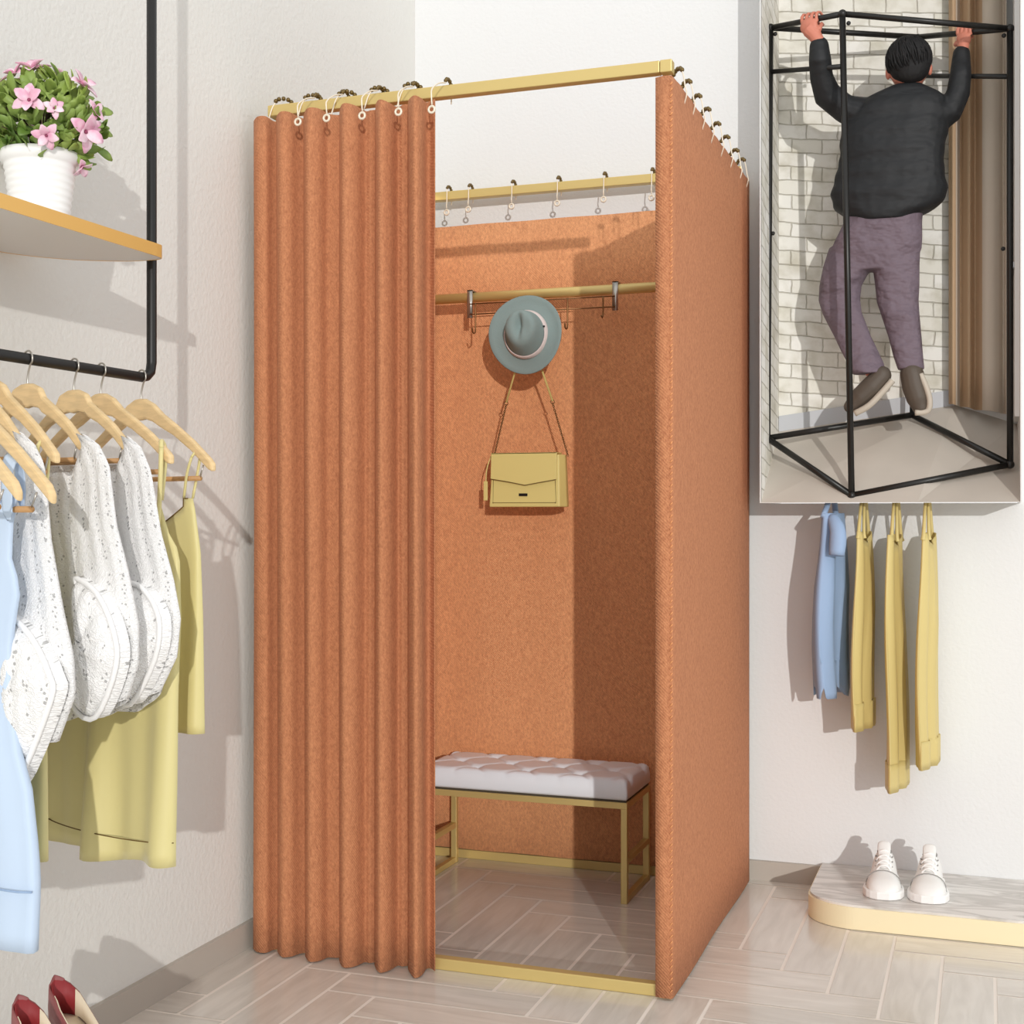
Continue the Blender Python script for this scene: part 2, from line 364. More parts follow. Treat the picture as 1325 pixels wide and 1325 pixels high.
# front curtain, pleated: (photo x, distance) of crests and hollows
cr = [(328, 2.765), (333, 2.752), (343, 2.752), (352, 2.768), (359, 2.782), (358.5, 2.762), (364, 2.742), (375, 2.748), (386, 2.766), (395, 2.784), (394.5, 2.762), (400, 2.738), (413, 2.748), (424, 2.768), (434, 2.772), (441, 2.786), (440, 2.762), (445, 2.734), (459, 2.744), (472, 2.768), (479, 2.768), (487, 2.784), (485.5, 2.76), (491, 2.730), (503, 2.742), (514, 2.768), (521, 2.768), (530, 2.784), (528.5, 2.756), (536, 2.724), (545, 2.738), (551, 2.768), (557, 2.779), (563, 2.766)]
cr = [(x, min(2.780, 2.760+(y-2.760)*1.35)) for x, y in cr]
path = smooth_curve([Vector((onY(x, 600, y).x, y, 0)) for x, y in cr], 6)
def hem(t): return 0.004
curt = obj('curtain', sheet(path, hem, lambda t: 1.958+0.004*math.sin(t*40), 20, 0.003), M['orange'], solid=0.002)
tag(curt, 'pleated orange curtain drawn across the left half of the changing room front', 'curtain')
# right side curtain: narrow front return then nearly flat along the side
cx = -0.626
rp = [Vector((-0.662, 2.775, 0)), Vector((-0.645, 2.772, 0)), Vector((cx-.002, 2.772, 0)), Vector((cx, 2.778, 0))]
N_ = 40
for i in range(1, N_+1):
    y = 2.785+(3.735-2.785)*i/N_; rp.append(Vector((cx+0.0018*math.sin((y-2.78)*9.5), y, 0)))
cr_ = obj('curtain', sheet(rp, lambda t: 0.006, lambda t: 1.957+0.0015*math.sin(t*60), 14), M['orange'], solid=0.003)
tag(cr_, 'flat orange twill curtain covering the right side of the changing room', 'curtain')
box_ = BM(); 
for i in range(150):     # overcast stitches down the front edge
    z = 0.02+i*1.93/150; beam(box_, (cx-.0035, 2.7695, z), (cx+.0015, 2.7695, z+.006), .0022, .0018)
obj('edge_stitching', box_, M['goldb'] if False else mat('orange_thread', (232, 160, 104), 0.8), cr_)
bp_ = [Vector((FX0+.01+(FX1-FX0-.02)*i/30, FY1-0.016+0.003*math.sin(i*.8), 0)) for i in range(31)]
ZBK = onY(700, 284, FY1-0.016).z
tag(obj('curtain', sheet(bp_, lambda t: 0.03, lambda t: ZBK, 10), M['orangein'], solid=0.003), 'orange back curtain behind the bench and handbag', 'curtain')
lp_ = [Vector((FX0+0.016+0.004*math.sin(i*1.1), 2.83+(3.70-2.83)*i/30, 0)) for i in range(31)]
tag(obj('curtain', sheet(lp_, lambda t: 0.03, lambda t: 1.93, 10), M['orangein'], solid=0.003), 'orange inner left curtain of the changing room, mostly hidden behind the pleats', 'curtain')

# curtain hooks --------------------------------------------------
def make_hook(loc, rz, label, group, hang=0.075, ring=True, front=None, arch=None):
    """wire that crosses over a bar (along local Y), beads on top, ring at the front"""
    h = empty('curtain_hook', loc, label, 'curtain hook', group, rz)
    a = arch or tb*0.5+0.004; fr_ = front or a+.002
    pts = [(0, -fr_, -hang+0.010), (0, -fr_-.003, -hang*.6), (0, -fr_, -0.020), (0, -(fr_+a)/2, 0.004)]
    for k in range(7):
        an = PI-PI*k/6; pts.append((0, a*math.cos(an), 0.017+0.012*math.sin(an)))
    pts += [(0, a+.002, -0.006), (0, a+.001, -0.022)]
    if not ring: pts[0] = (0, -fr_+.008, -hang); pts[1] = (0, -fr_-.006, -hang*.62)
    obj('hook_wire', tube(BM(), smooth_curve(pts, 3), 0.0017, 6), M['wire'], h)
    for k in range(5):
        an = PI*(0.14+0.72*k/4); obj('roller_bead', sphere(BM(), (0, a*math.cos(an), 0.017+0.012*math.sin(an)), 0.0054 if a > .018 else .0046, 10, 6), M['bronze'], h)
    if ring:
        rp_ = [(0.0072*math.cos(q*PI/6), -fr_-.002, -hang+0.0072*math.sin(q*PI/6)) for q in range(12)]
        obj('hook_ring', tube(BM(), rp_, 0.0028, 6, closed=True), M['wire'], h)
    return h
k_front = None
G1, G2, G3 = 'hooks with rings along the front bar', 'hooks along the right side bar', 'hooks along the back bar'
order = ['leftmost', 'second from left', 'middle', 'second from right', 'rightmost']
for i, (px, py) in enumerate([(386, 158), (423, 153), (469, 150), (516, 145), (559, 142)]):
    p = onY(px, py, FY0-0.094); x = p.x; hg = FZ-p.z
    make_hook((x, FY0, FZ), 0, 'ringed curtain hook on the front gold bar, %s of the five' % order[i], G1, hg, front=.094)
for i, px in enumerate([367, 405, 449, 491, 534]):
    x = onY(px, 120, FY0).x
    make_hook((x, FY0, FZ), -1.0, 'sideways beaded curtain hook on the front gold bar, %s of the five' % order[i], 'sideways beaded hooks along the front bar', 0.07, ring=False, arch=.020, front=.034)
ys = [onX(px, 150, FX1).y for px in (877, 888, 901, 913, 926, 938, 950, 960)]
nm = ['nearest', 'second nearest', 'third nearest', 'fourth nearest', 'fifth nearest', 'sixth nearest', 'seventh nearest', 'farthest']
for i, y in enumerate(ys):
    h = make_hook((FX1, min(y, FY1-.02), FZ), 0.75, 'beaded curtain hook on the right gold bar, %s of the eight' % nm[i], G2, 0.060, ring=False, front=.032, arch=.020)
for i, (px, py) in enumerate([(578, 275), (606, 271), (662, 267), (721, 263), (781, 258), (843, 256)]):
    p = onY(px, py, FY1-0.02)
    make_hook((p.x, FY1, FZ), 0, 'ringed curtain hook on the back gold bar, %s' % ('nearest the pleated curtain', 'second from the pleated curtain', 'third from the pleated curtain', 'third from the right curtain', 'second from the right curtain', 'nearest the right curtain')[i], G3, FZ-p.z)

# hook rack on the inner rail ------------------------------------
a0, a1 = onY(608, 380, RY-.02), onY(796, 370, RY-.02)
rk = empty('hook_rack', (a0.x, RY, RZ), 'steel and wire hook rack clipped over the inner gold rail', 'hook rack')
def rob(name, bm, m): return obj(name, bm, m, rk, world=True)
for a in (a0, a1):
    bm = BM(); x = a.x; wv = 0.008
    for (p, q) in (((x-wv, RY-.021, RZ-.062), (x+wv, RY-.018, RZ+.019)), ((x-wv, RY-.021, RZ+.016), (x+wv, RY+.019, RZ+.019)), ((x-wv, RY+.016, RZ-.01), (x+wv, RY+.019, RZ+.019))): box(bm, p, q)
    o = rob('bracket', bm, M['steel'])
for dz in (-.022, -.052): rob('cross_wire', tube(BM(), [(a0.x, RY-.022, RZ+dz), (a1.x, RY-.022, RZ+dz)], 0.0018, 8), M['chain'])
for px in (616, 683, 735, 781):
    x = onY(px, 400, RY-.02).x; y = RY-.025
    hp = [(x, y, RZ-.02), (x, y, RZ-.095), (x, y-.008, RZ-.108), (x, y-.02, RZ-.108), (x, y-.026, RZ-.095)]
    if px == 781: hp = [(x, y, RZ-.02), (x, y, RZ-.07), (x, y-.008, RZ-.082), (x, y-.018, RZ-.078)]
    rob('hook', tube(BM(), smooth_curve(hp, 4), 0.0022, 8), M['chain'])
# hat --------------------------------------------------------------
hc = onY(681, 433, 3.545)
ht = empty('fedora_hat', hc, 'grey green felt fedora hanging from the hook rack', 'hat')
ht.rotation_euler = (PI/2, 0, math.radians(-4))
def crown(p):
    # teardrop pinch pressed in the top, pointed toward the lower left
    if p.z > 0.008:
        q = Vector((p.x*0.92+0.002*0, p.y*1.08)); zz = (p.z-0.008)/0.06
        d = math.exp(-((p.x+0.004)**2/(0.010**2)+(p.y-0.006)**2/(0.026**2)))
        s2 = math.exp(-((p.x-0.020)**2/(0.008**2)+(p.y+0.002)**2/(0.02**2)))*0.5
        sx = 1-0.18*zz*max(0, -p.y/0.05)
        return Vector((p.x*sx+0.006*zz, q.y+0.014*zz, p.z-0.022*zz*d-0.010*zz*s2))
    return p
def brimw(p):
    r = math.hypot(p.x, p.y)
    return Vector((p.x, p.y, p.z+0.010*((r/0.11)**2)*math.cos(2*math.atan2(p.y, p.x)+0.6)))
bm = lathe(BM(), [(0.050, 0), (0.062, -.001), (0.08, -.003), (0.098, -.003), (0.109, .001), (0.111, .003), (.1095, .0045), (.098, .0), (.08, .0), (.062, .002), (.050, .003)], seg=64, fn=brimw, cap=False)
obj('brim', bm, M['hat'], ht)
prof = [(0.060, 0)]+[(0.060-0.014*t, 0.01+0.05*t) for t in (0, .25, .5, .75)]+[(.046, .056), (.041, .062), (.033, .066), (.023, .068), (.014, .069), (.007, .069), (.001, .069)]
bm = lathe(BM(), prof, seg=64, fn=crown); obj('crown', bm, M['hat'], ht, sub=1)
bm = lathe(BM(), [(0.0665, 0.001), (0.0672, .003), (0.0625, .012), (.0600, .0135)], seg=64, fn=lambda p: Vector((p.x, p.y*1.02, p.z)), cap=False); obj('hat_band', bm, M['band'], ht, solid=0.001)
for x in (-.056, .060): obj('eyelet', sphere(BM(), (x, .018, .016), .0032, 8, 6), M['black'], ht)
# handbag ----------------------------------------------------------
BY = 3.575
c00, c11 = onY(633, 656, BY), onY(724, 585, BY)
bw, bh = c11.x-c00.x, c11.z-c00.z
bg_ = empty('handbag', (c00.x, BY, c00.z), 'yellow flap handbag hanging on a chain strap below the hat', 'handbag')
D_ = 0.060
def bagf(x, y, z):
    k = z/bh; s_ = 1-0.06*k; return (bw/2+(x-bw/2)*s_+0.004*k+max(0, y)*.16, y*(1-0.25*k), z)
bm = BM(); n = 6
out = [(0, 0), (bw, 0), (bw+.008, D_*.5), (bw, D_), (0, D_), (-.004, D_*.5)]
vsr = []
for j in range(n+1):
    z = bh*0.96*j/n; vsr.append([bm.verts.new(bagf(x, y, z)) for x, y in out])
for j in range(n):
    for i in range(6): bm.faces.new((vsr[j][i], vsr[j][(i+1) % 6], vsr[j+1][(i+1) % 6], vsr[j+1][i]))
bm.faces.new(vsr[0][::-1]); bm.faces.new(vsr[-1])
obj('bag_body', bm, M['bag'], bg_, bevel=0.003)
fl = [(0.008, bh), (bw-.006, bh), (bw-.008, bh*.50), (bw*.78, bh*.46), (bw*.52, bh*.40), (bw*.3, bh*.46), (0.006, bh*.52)]
bm = prism(BM(), fl, -.006, -.002, fn=lambda x, z, y: (x, y, z)); box(bm, (.008, -.006, bh-.004), (bw-.006, D_*.7, bh))
obj('flap', bm, M['bag'], bg_, bevel=0.0012)
bm = BM(); tube(bm, [(.006, -.0065, bh*.52), (bw*.3, -.0065, bh*.46), (bw*.52, -.0065, bh*.40), (bw*.78, -.0065, bh*.46), (bw-.008, -.0065, bh*.50)], .0011, 6)
tube(bm, [(.013, -.001, bh*.5), (.012, -.001, .012), (bw-.010, -.001, .012), (bw-.012, -.001, bh*.48)], .0008, 6)
obj('seam', bm, M['bagdark'], bg_)
obj('logo_plate', box(BM(), (bw*.43, -.003, bh*.20), (bw*.55, -.0005, bh*.25)), M['black'], bg_, smooth=False)
for x in (.012, bw-.012): obj('rivet', sphere(BM(), (x, -.001, .012), .0018, 8, 6), M['bagdark'], bg_)
bm = tube(BM(), smooth_curve([(-.002, .02, bh*.95), (-.012, .012, bh*.7), (-.014, .01, bh*.42)], 4), .0018, 6); obj('tag_cord', bm, M['bag'], bg_)
obj('hang_tag', box(BM(), (-.020, .006, bh*.12), (-.008, .012, bh*.48)), M['bag'], bg_, bevel=0.0015)
obj('side_ring', tube(BM(), [(bw+.001, .024+.008*math.cos(a*PI/6), bh*.82+.014*math.sin(a*PI/6)) for a in range(12)], .0016, 6, closed=True), M['black'], bg_)
hook = Vector((onY(683, 400, RY-.05).x, RY-.048, RZ-.104))
for s_, mid, end in ((-1, onY(655, 521, BY+.01), onY(640, 588, BY+.02)), (1, onY(715, 519, BY+.01), onY(735, 590, BY+.02))):
    loc = Vector(bg_.location); pts = [hook-loc, hook+Vector((s_*.010, -.002, -.03))-loc, mid-loc]
    obj('leather_strap', tube(BM(), pts, .0030, 8), M['bag'], bg_)
    obj('strap_buckle', tube(BM(), [mid-loc+Vector((.0055*math.cos(a*PI/5), 0, .0055*math.sin(a*PI/5)-.002)) for a in range(10)], .0014, 6, closed=True), M['chain'], bg_)
    bm = BM(); A, B = mid-loc+Vector((0, 0, -.006)), end-loc; nl = 26
    for i in range(nl):
        p = A.lerp(B, (i+.5)/nl); d = (B-A).normalized(); sd_ = Vector((1, 0, 0)) if i % 2 else Vector((0, 1, 0)); lk = (B-A).length/nl*.72
        tube(bm, [p+d*lk*math.cos(a*PI/3)+sd_*.0026*math.sin(a*PI/3) for a in range(6)], .0011, 5, closed=True)
    obj('chain', bm, M['chain'], bg_)

# bench --------------------------------------------------------------
BX0, BX1, BY0, BY1, BZ = -1.490, -0.892, 3.415, 3.672, 0.268
bn = empty('bench', ((BX0+BX1)/2, (BY0+BY1)/2, 0), 'small gold framed bench with tufted white cushion inside the changing room', 'bench')
def bo(name, bm, m, **k): return obj(name, bm, m, bn, world=True, **k)
q = 0.017
for x in (BX0+q/2, BX1-q/2):
    for y in (BY0+q/2, BY1-q/2): bo('leg', beam(BM(), (x, y, 0.001), (x, y, BZ-q), q), M['gold'], bevel=.001)
    for z in (q/2+.001, 0.112): bo('stretcher', beam(BM(), (x, BY0+q, z), (x, BY1-q, z), q*.95), M['gold'], bevel=.001)
bm = BM()
for y in (BY0+q/2, BY1-q/2): beam(bm, (BX0, y, BZ-q/2), (BX1, y, BZ-q/2), q)
for x in (BX0+q/2, BX1-q/2): beam(bm, (x, BY0+q, BZ-q/2), (x, BY1-q, BZ-q/2), q)
bo('seat_frame', bm, M['gold'], bevel=.001)
bo('seat_board', box(BM(), (BX0+.004, BY0+.004, BZ), (BX1-.004, BY1-.004, BZ+.006)), M['piping'], smooth=False)
bm = BM(); nx, ny = 96, 40; g = []; lx, ly = BX1-BX0, BY1-BY0; pitch = lx/4
btn = []
for i in range(9):
    for j in range(3):
        if (i+j) % 2: continue
        btn.append((BX0+lx*i/8, BY0+ly*(0.2+.3*j)))
def tuft(x, y):
    ex = min(x-BX0, BX1-x)/.02; ey = min(y-BY0, BY1-y)/.02; e = min(1, max(0, ex))*1.0; e2 = min(1, max(0, ey))
    rnd = math.sqrt(max(0, 1-(1-e)**2))*math.sqrt(max(0, 1-(1-e2)**2))
    h = 0.0
    for bx_, by_ in btn: h += math.exp(-((x-bx_)**2+(y-by_)**2)/(0.016**2))
    u_, v_ = (x-BX0)/(lx/4), (y-BY0-ly*.2)/(ly*.6)
    cr1 = abs(((u_*1.0+v_*1.0+.0) % 1)-.5); cr2 = abs(((u_-v_) % 1)-.5)
    cr = max(0, (max(cr1, cr2)-.42)/.08)
    return rnd, h, cr
for i in range(nx+1):
    r_ = []
    for j in range(ny+1):
        x, y = BX0+.003+(lx-.006)*i/nx, BY0+.003+(ly-.006)*j/ny; rnd, h, cr = tuft(x, y)
        z = BZ+.046+.016*rnd-.018*min(1, h)*rnd-.006*cr*rnd; r_.append(bm.verts.new((x, y, z)))
    g.append(r_)
for i in range(nx):
    for j in range(ny): bm.faces.new((g[i][j], g[i+1][j], g[i+1][j+1], g[i][j+1]))
rim = [g[i][0] for i in range(nx+1)]+[g[nx][j] for j in range(1, ny+1)]+[g[i][ny] for i in range(nx-1, -1, -1)]+[g[0][j] for j in range(ny-1, 0, -1)]
prev = rim
for zz, off in ((.030, .003), (.012, .003), (.006, 0.0)):
    nw = []
    for v in rim:
        c_ = Vector(((BX0+BX1)/2, (BY0+BY1)/2)); sx = 1+off/(lx/2); sy = 1+off/(ly/2)
        # upright stitched channels round the side
        ch = 0.002*abs(math.sin((v.co.x-BX0)/lx*PI*6)) if zz > .01 else 0
        nw.append(bm.verts.new((c_.x+(v.co.x-c_.x)*sx, c_.y+(v.co.y-c_.y)*(sy+ch), BZ+zz)))
    n = len(rim)
    for i in range(n): bm.faces.new((prev[i], prev[(i+1) % n], nw[(i+1) % n], nw[i]))
    prev = nw
bm.faces.new(prev)
cu = bo('cushion', bm, M['cushion'])
for bx_, by_ in btn:
    if BX0+.02 < bx_ < BX1-.02: obj('button', sphere(BM(), (bx_, by_, BZ+.050), (.005, .005, .003), 10, 6), M['cushion'], cu)
for c in cu.children: c.matrix_parent_inverse = Matrix()   # cushion mesh is in world numbers already

# ================================================================ LEFT WALL: RAIL, SHELF, PLANT
RX, RZL, RYE = -1.452, 1.281, 2.10
bm = tube(BM(), [(RX, 0.55, RZL), (RX, RYE-.03, RZL), (RX, RYE-.016, RZL+.003), (RX, RYE-.004, RZL+.012), (RX, RYE, RZL+.03), (RX, RYE, 2.9)], 0.0092, 16)
tag(obj('hanging_rail', bm, M['black']), 'black metal clothes rail hanging down beside the left wall', 'clothes rail')
# shelf with a big rounded far corner and gold edge
sx0, sx1, sye = XL, -1.412, 2.085
SZ0, SZ1 = 1.497, 1.519
out = [(sx0, 0.9), (sx1, 0.9)]
out += [(sx1, sye-.03)]+[(sx1-.022*(1-math.cos(a*PI/12)), sye-.022+.022*math.sin(a*PI/12)) for a in range(1, 7)]
out += [(p.x, p.y) for p in smooth_curve([Vector((sx1-.04, sye, 0)), Vector((-1.50, 2.075, 0)), Vector((-1.58, 2.03, 0)), Vector((-1.64, 1.95, 0)), Vector((sx0, 1.86, 0))], 5)]
sh = obj('wall_shelf', prism(BM(), out, SZ0, SZ1), M['shelf'], smooth=False)
tag(sh, 'pale wall shelf with gold edge carrying the flower pot', 'shelf')
bm = BM(); e = 0.0025
pp = [(x, y) for x, y in out[1:]]
ring = []
for i, (x, y) in enumerate(pp):
    a = Vector(pp[max(i-1, 0)]); b = Vector(pp[min(i+1, len(pp)-1)]); d = (b-a).normalized(); nn = Vector((d.y, -d.x))
    ring.append([bm.verts.new((x+nn.x*o_, y+nn.y*o_, z)) for o_, z in ((0.0003, SZ0-.0005), (e, SZ0-.0005), (e, SZ1+.0005), (0.0003, SZ1+.0005))])
for A, B in zip(ring, ring[1:]):
    for k in range(4): bm.faces.new((A[k], A[(k+1) % 4], B[(k+1) % 4], B[k]))
obj('gold_edge', bm, M['shelfgold'], sh, smooth=False)
# potted plant
pc = Vector((-1.530, 1.888, SZ1+.001))
pl = empty('potted_plant', pc, 'pink flowering plant in a white ribbed pot on the wall shelf', 'potted plant')
prof = [(0.001, 0), (.045, 0)]
for i in range(37):
    t = i/36; prof.append((.046+.014*t+.0011*math.sin(i*PI/2), .006+.104*t))
prof += [(.064, .112), (.066, .122), (.064, .13), (.060, .13), (.058, .115), (.001, .113)]
obj('pot', lathe(BM(), prof, seg=48), M['white'], pl)
obj('soil', lathe(BM(), [(.001, .114), (.056, .115), (.055, .117), (.001, .12)], seg=24), M['soil'], pl)
rnd = random.Random(3)
def petal(bm, c, d, up, L, Wd, curl=0.2, n=5, cup=.15):
    """one leaf or petal: rounded blade along d"""
    d = d.normalized(); s_ = d.cross(up).normalized(); nrm = s_.cross(d); rows = []
    for i in range(n+1):
        t = i/n; wd = Wd*math.sin(PI*min(1, (t*.86+.10)))**.7*(0.55+.45*t) if i < n else Wd*.18
        if i == 0: wd = Wd*.18
        p = c+d*(L*t)+nrm*(-curl*L*t*t)
        rows.append([bm.verts.new(p-s_*wd+nrm*cup*wd), bm.verts.new(p), bm.verts.new(p+s_*wd+nrm*cup*wd)])
    for A, B in zip(rows, rows[1:]):
        for k in (0, 1): bm.faces.new((A[k], A[k+1], B[k+1], B[k]))
bm = BM(); cc = Vector((0.005, 0.012, 0.178))
for i in range(430):
    v = Vector((rnd.gauss(0, 1), rnd.gauss(0, 1), rnd.gauss(0.15, 1))).normalized()
    if v.z < -0.72: continue
    R_ = rnd.uniform(.055, .094); p = cc+Vector((v.x*R_, v.y*R_, v.z*R_*.92))
    d = (v+Vector((rnd.uniform(-.7, .7), rnd.uniform(-.7, .7), rnd.uniform(-.2, .9)))).normalized()
    petal(bm, p-d*.008, d, v+Vector((.01, .02, .03)), rnd.uniform(.026, .040), rnd.uniform(.0085, .013), .25)
obj('foliage', bm, M['leaf'], pl, solid=.0006)
bm = BM()
for i in range(26):
    v = Vector((rnd.gauss(0, 1), rnd.gauss(0, 1), rnd.uniform(-.2, 1))).normalized(); tube(bm, [(v.x*.01, v.y*.01, .115), cc*.6+Vector((v.x, v.y, v.z))*.03+Vector((0, 0, .05)), cc+v*.075], [.002, .0015, .001], 5)
obj('stem', bm, M['soil'], pl)
def flower(v, sc):
    p = cc+Vector((v.x, v.y, v.z*.95))*.097; bm = BM(); a0_ = rnd.uniform(0, 6)
    o1 = v.orthogonal().normalized(); o2 = v.cross(o1)
    for k in range(6):
        a = a0_+k*PI/3; sd_ = o1*math.cos(a)+o2*math.sin(a); d = (sd_+v*(.9 if k % 2 else .45)).normalized()
        petal(bm, p, d, v, .026*sc, .0105*sc, .18 if k % 2 else .35, cup=.5)
    fo = obj('flower', bm, M['pink'], pl, solid=.0006)
    b2 = BM(); sphere(b2, p+v*.004, .0028*sc, 8, 5); c_ = obj('flower_eye', b2, M['magenta'], fo)
# flowers where they show toward the room
loc = pc
for px, py, s_ in ((15, 92, 1), (42, 88, 1.2), (38, 130, 1.1), (45, 165, .8), (60, 175, .9), (82, 185, 1.1), (108, 170, 1.3), (100, 140, 1.1), (122, 145, .8), (105, 112, 1.1), (78, 105, .9), (28, 112, .8), (105, 215, .8), (8, 155, .9), (70, 140, .7)):
    # direction from crown centre for a point near its camera-facing surface
    best = None
    for yy in [1.70+.01*i for i in range(36)]:
        k = (px-662.5)/F; t = yy/(k*ST+CT); P_ = Vector((t*(k*CT-ST), yy, EYE+(662.5-py)/F*t))-loc-cc; r_ = Vector((P_.x, P_.y, P_.z/.95)).length
        if best is None or abs(r_-.097) < best[0]-1e-4: best = (abs(r_-.097), Vector((P_.x, P_.y, P_.z/.95)))
    flower(best[1].normalized(), s_)

# ================================================================ HANGERS AND CLOTHES ON THE LEFT RAIL
PHI = math.radians(-17)
def frame2(P0, phi):
    D = Vector((math.cos(phi), math.sin(phi), 0)); N = Vector((-math.sin(phi), math.cos(phi), 0)); P0 = Vector(P0)
    return lambda u, n, z: Vector((0, 0, 0))+D*u+N*n+Vector((0, 0, z))
def make_hanger(P0, phi, label, end, bar=True):
    h = empty('clothes_hanger', P0, label, 'clothes hanger', 'wooden hangers on the left rail'); fn = frame2(P0, phi)
    half, ez = onPlane(end[0], end[1], P0, phi); drop = P0.z-.04-ez
    top = [(0, -.040), (.014, -.041), (.035, -.050), (.3*half, -.068), (.48*half, -.088), (.72*half, -.117), (half-.01, -.150), (half, -.160)]
    k = drop/.12; top = [(u, -.04+(z+.04)*k) for u, z in top]
    th = [.040, .037, .033, .027, .022, .021, .021, .014]
    bm = BM(); rows = []
    us = [(-u, z, t) for (u, z), t in list(zip(top, th))[:0:-1]]+[(u, z, t) for (u, z), t in zip(top, th)]
    for u, z, t in us: rows.append([bm.verts.new(fn(u, n, zz)) for n, zz in ((-.006, z), (.006, z), (.006, z-t), (-.006, z-t))])
    for A, B in zip(rows, rows[1:]):
        for q_ in range(4): bm.faces.new((A[q_], A[(q_+1) % 4], B[(q_+1) % 4], B[q_]))
    bm.faces.new(rows[0][::-1]); bm.faces.new(rows[-1]); obj('wooden_arms', bm, M['wood'], h, bevel=.004)
    if bar:
        zb = top[-2][1]-.035
        obj('cross_bar', tube(BM(), [fn(-half*.82, 0, zb), fn(half*.82, 0, zb)], .0045, 10), M['wooddark'], h)
        [obj('bar_wire', tube(BM(), [fn(g_*half*.86, 0, top[-2][1]-.012), fn(g_*half*.81, 0, zb)], .0015, 6), M['steel'], h) for g_ in (-1, 1)]
    R_ = .0125; pts = [fn(0, 0, -.045), fn(0, 0, -.028)]+[fn(R_*math.cos(a), 0, R_*math.sin(a)) for a in [(-60+i*30)*PI/180 for i in range(9)]]
    obj('hook', tube(BM(), smooth_curve(pts, 3), .0016, 8), M['steel'], h)
    return h
def make_garment(name, P0, phi, R, Lf, ztf, ztb, zb, mfun, thick, rip, freq, seed=0, label='', cat='', group=None, inner=None, nz=26, na=44, sub=0):
    """R, Lf: outline tables z -> u (sorted by z). ztf/ztb/zb: functions of a in 0..1. Two hanging faces joined at the sides"""
    root = empty(name, P0, label, cat, group); fn = frame2(P0, phi); P0 = Vector(P0)
    bm = BM(); uvl = bm.loops.layers.uv.new('UVMap'); rr = random.Random(seed); ph = [rr.uniform(0, 6) for _ in range(4)]
    zt_all = max(ztf(.5), ztb(.5), ztf(.85), ztf(.15)); zmin = min(zb(0), zb(.5), zb(1))
    for side, zt in ((-1, ztf), (1, ztb)):
        g = []
        for i in range(na+1):
            a = i/na; col = []
            for j in range(nz+1):
                b = j/nz; z = zt(a)+(zb(a)-zt(a))*b
                uL, uR = interp(Lf, z), interp(R, z); s_ = .5-.5*math.cos(PI*a); s_ = a*.6+s_*.4; u = uL+(uR-uL)*s_
                dep = max(0, min(1, (zt_all-z)/(zt_all-zmin)))
                edge = math.sin(PI*a)**.5 if 0 < a < 1 else 0
                n = side*thick*(.35+.65*dep)*edge
                n += rip*dep*edge*(math.sin(freq*s_*PI*2+ph[0]+.6*math.sin(3*b+ph[2]))+.5*math.sin(freq*1.9*s_*PI*2+ph[1]))
                col.append(bm.verts.new(fn(u, n, z-P0.z)))
            g.append(col)
        for i in range(na):
            for j in range(nz):
                q_ = ((i, j), (i+1, j), (i+1, j+1), (i, j+1)); f = bm.faces.new([g[x][y] for x, y in q_])
                for lp, (x, y) in zip(f.loops, q_): lp[uvl].uv = (x/na, y/nz*1.6)
    trim = [fn(interp(Lf, ztf(a))+(interp(R, ztf(a))-interp(Lf, ztf(a)))*(a*.6+(.5-.5*math.cos(PI*a))*.4), -thick*(.35+.65*max(0, (zt_all-ztf(a))/(zt_all-zmin)))*(math.sin(PI*a)**.5)-.001, ztf(a)-P0.z) for a in [.04+.92*i/50 for i in range(51)]]
    if name == 'dress': obj('neckline_trim', tube(BM(), trim, .0013, 6), inner or M['yelin'], root)
    bmesh.ops.remove_doubles(bm, verts=bm.verts[:], dist=.0004)
    body = obj('cloth_body', bm, mfun, root, solid=.0022)
    return root, fn
def tabl(pts, P0, phi):
    t = []
    for px, py in pts: u, z = onPlane(px, py, P0, phi); t.append((z, u))
    return sorted(t)
def mirror(tab): return [(z, -u) for z, u in tab]
def zat(px, py, P0, phi): return onPlane(px, py, P0, phi)[1]
def railp(px): p = onX(px, 490, RX); return Vector((RX, p.y, RZL))
hp = dict(B=railp(183), A=railp(131), S3=railp(96), S2=railp(36), C=railp(-12), S1=railp(-42), U=railp(-78), V=railp(-118))
nmz = dict(B='farthest wooden hanger at the rail end holding the far yellow dress', A='wooden hanger holding the long yellow dress, second from the rail end', S3='wooden hanger carrying the white knit top nearest the yellow dress',
           S2='wooden hanger carrying the middle white knit top', C='wooden hanger between the two nearer white knit tops', S1='wooden hanger carrying the nearest white knit top', U='wooden hanger holding the pale blue dress, its rounded arm end over the knit', V='nearest wooden hanger, cut by the left photo edge in front of the blue dress')
for k in hp:
    hh = hp[k].copy(); hh.z += .0005
    make_hanger(hh, PHI, nmz[k], dict(B=(277, 600), A=(223, 590), S3=(168, 574), S2=(110, 572), C=(75, 588), S1=(30, 570), U=(70, 640), V=(26, 636))[k])
def strap(root, fn, P0, pts, r=.004, m=None, name='strap'):
    return obj(name, tube(BM(), smooth_curve([fn(u, n, z-P0.z) for u, n, z in pts], 4), r, 8), m or M['yellow'], root)
def ring_band(root, R, Lf, z, P0, fn, thick, r=.0011):
    pts = []
    for i in range(25):
        a = i/24; u = interp(Lf, z)+(interp(R, z)-interp(Lf, z))*a; pts.append(fn(u, -thick*math.sin(PI*a)**.5-.004, z-P0.z))
    obj('hem_stitching', tube(BM(), pts, r, 6), M['yelin'], root)
GY = 'yellow dresses on the left rail'
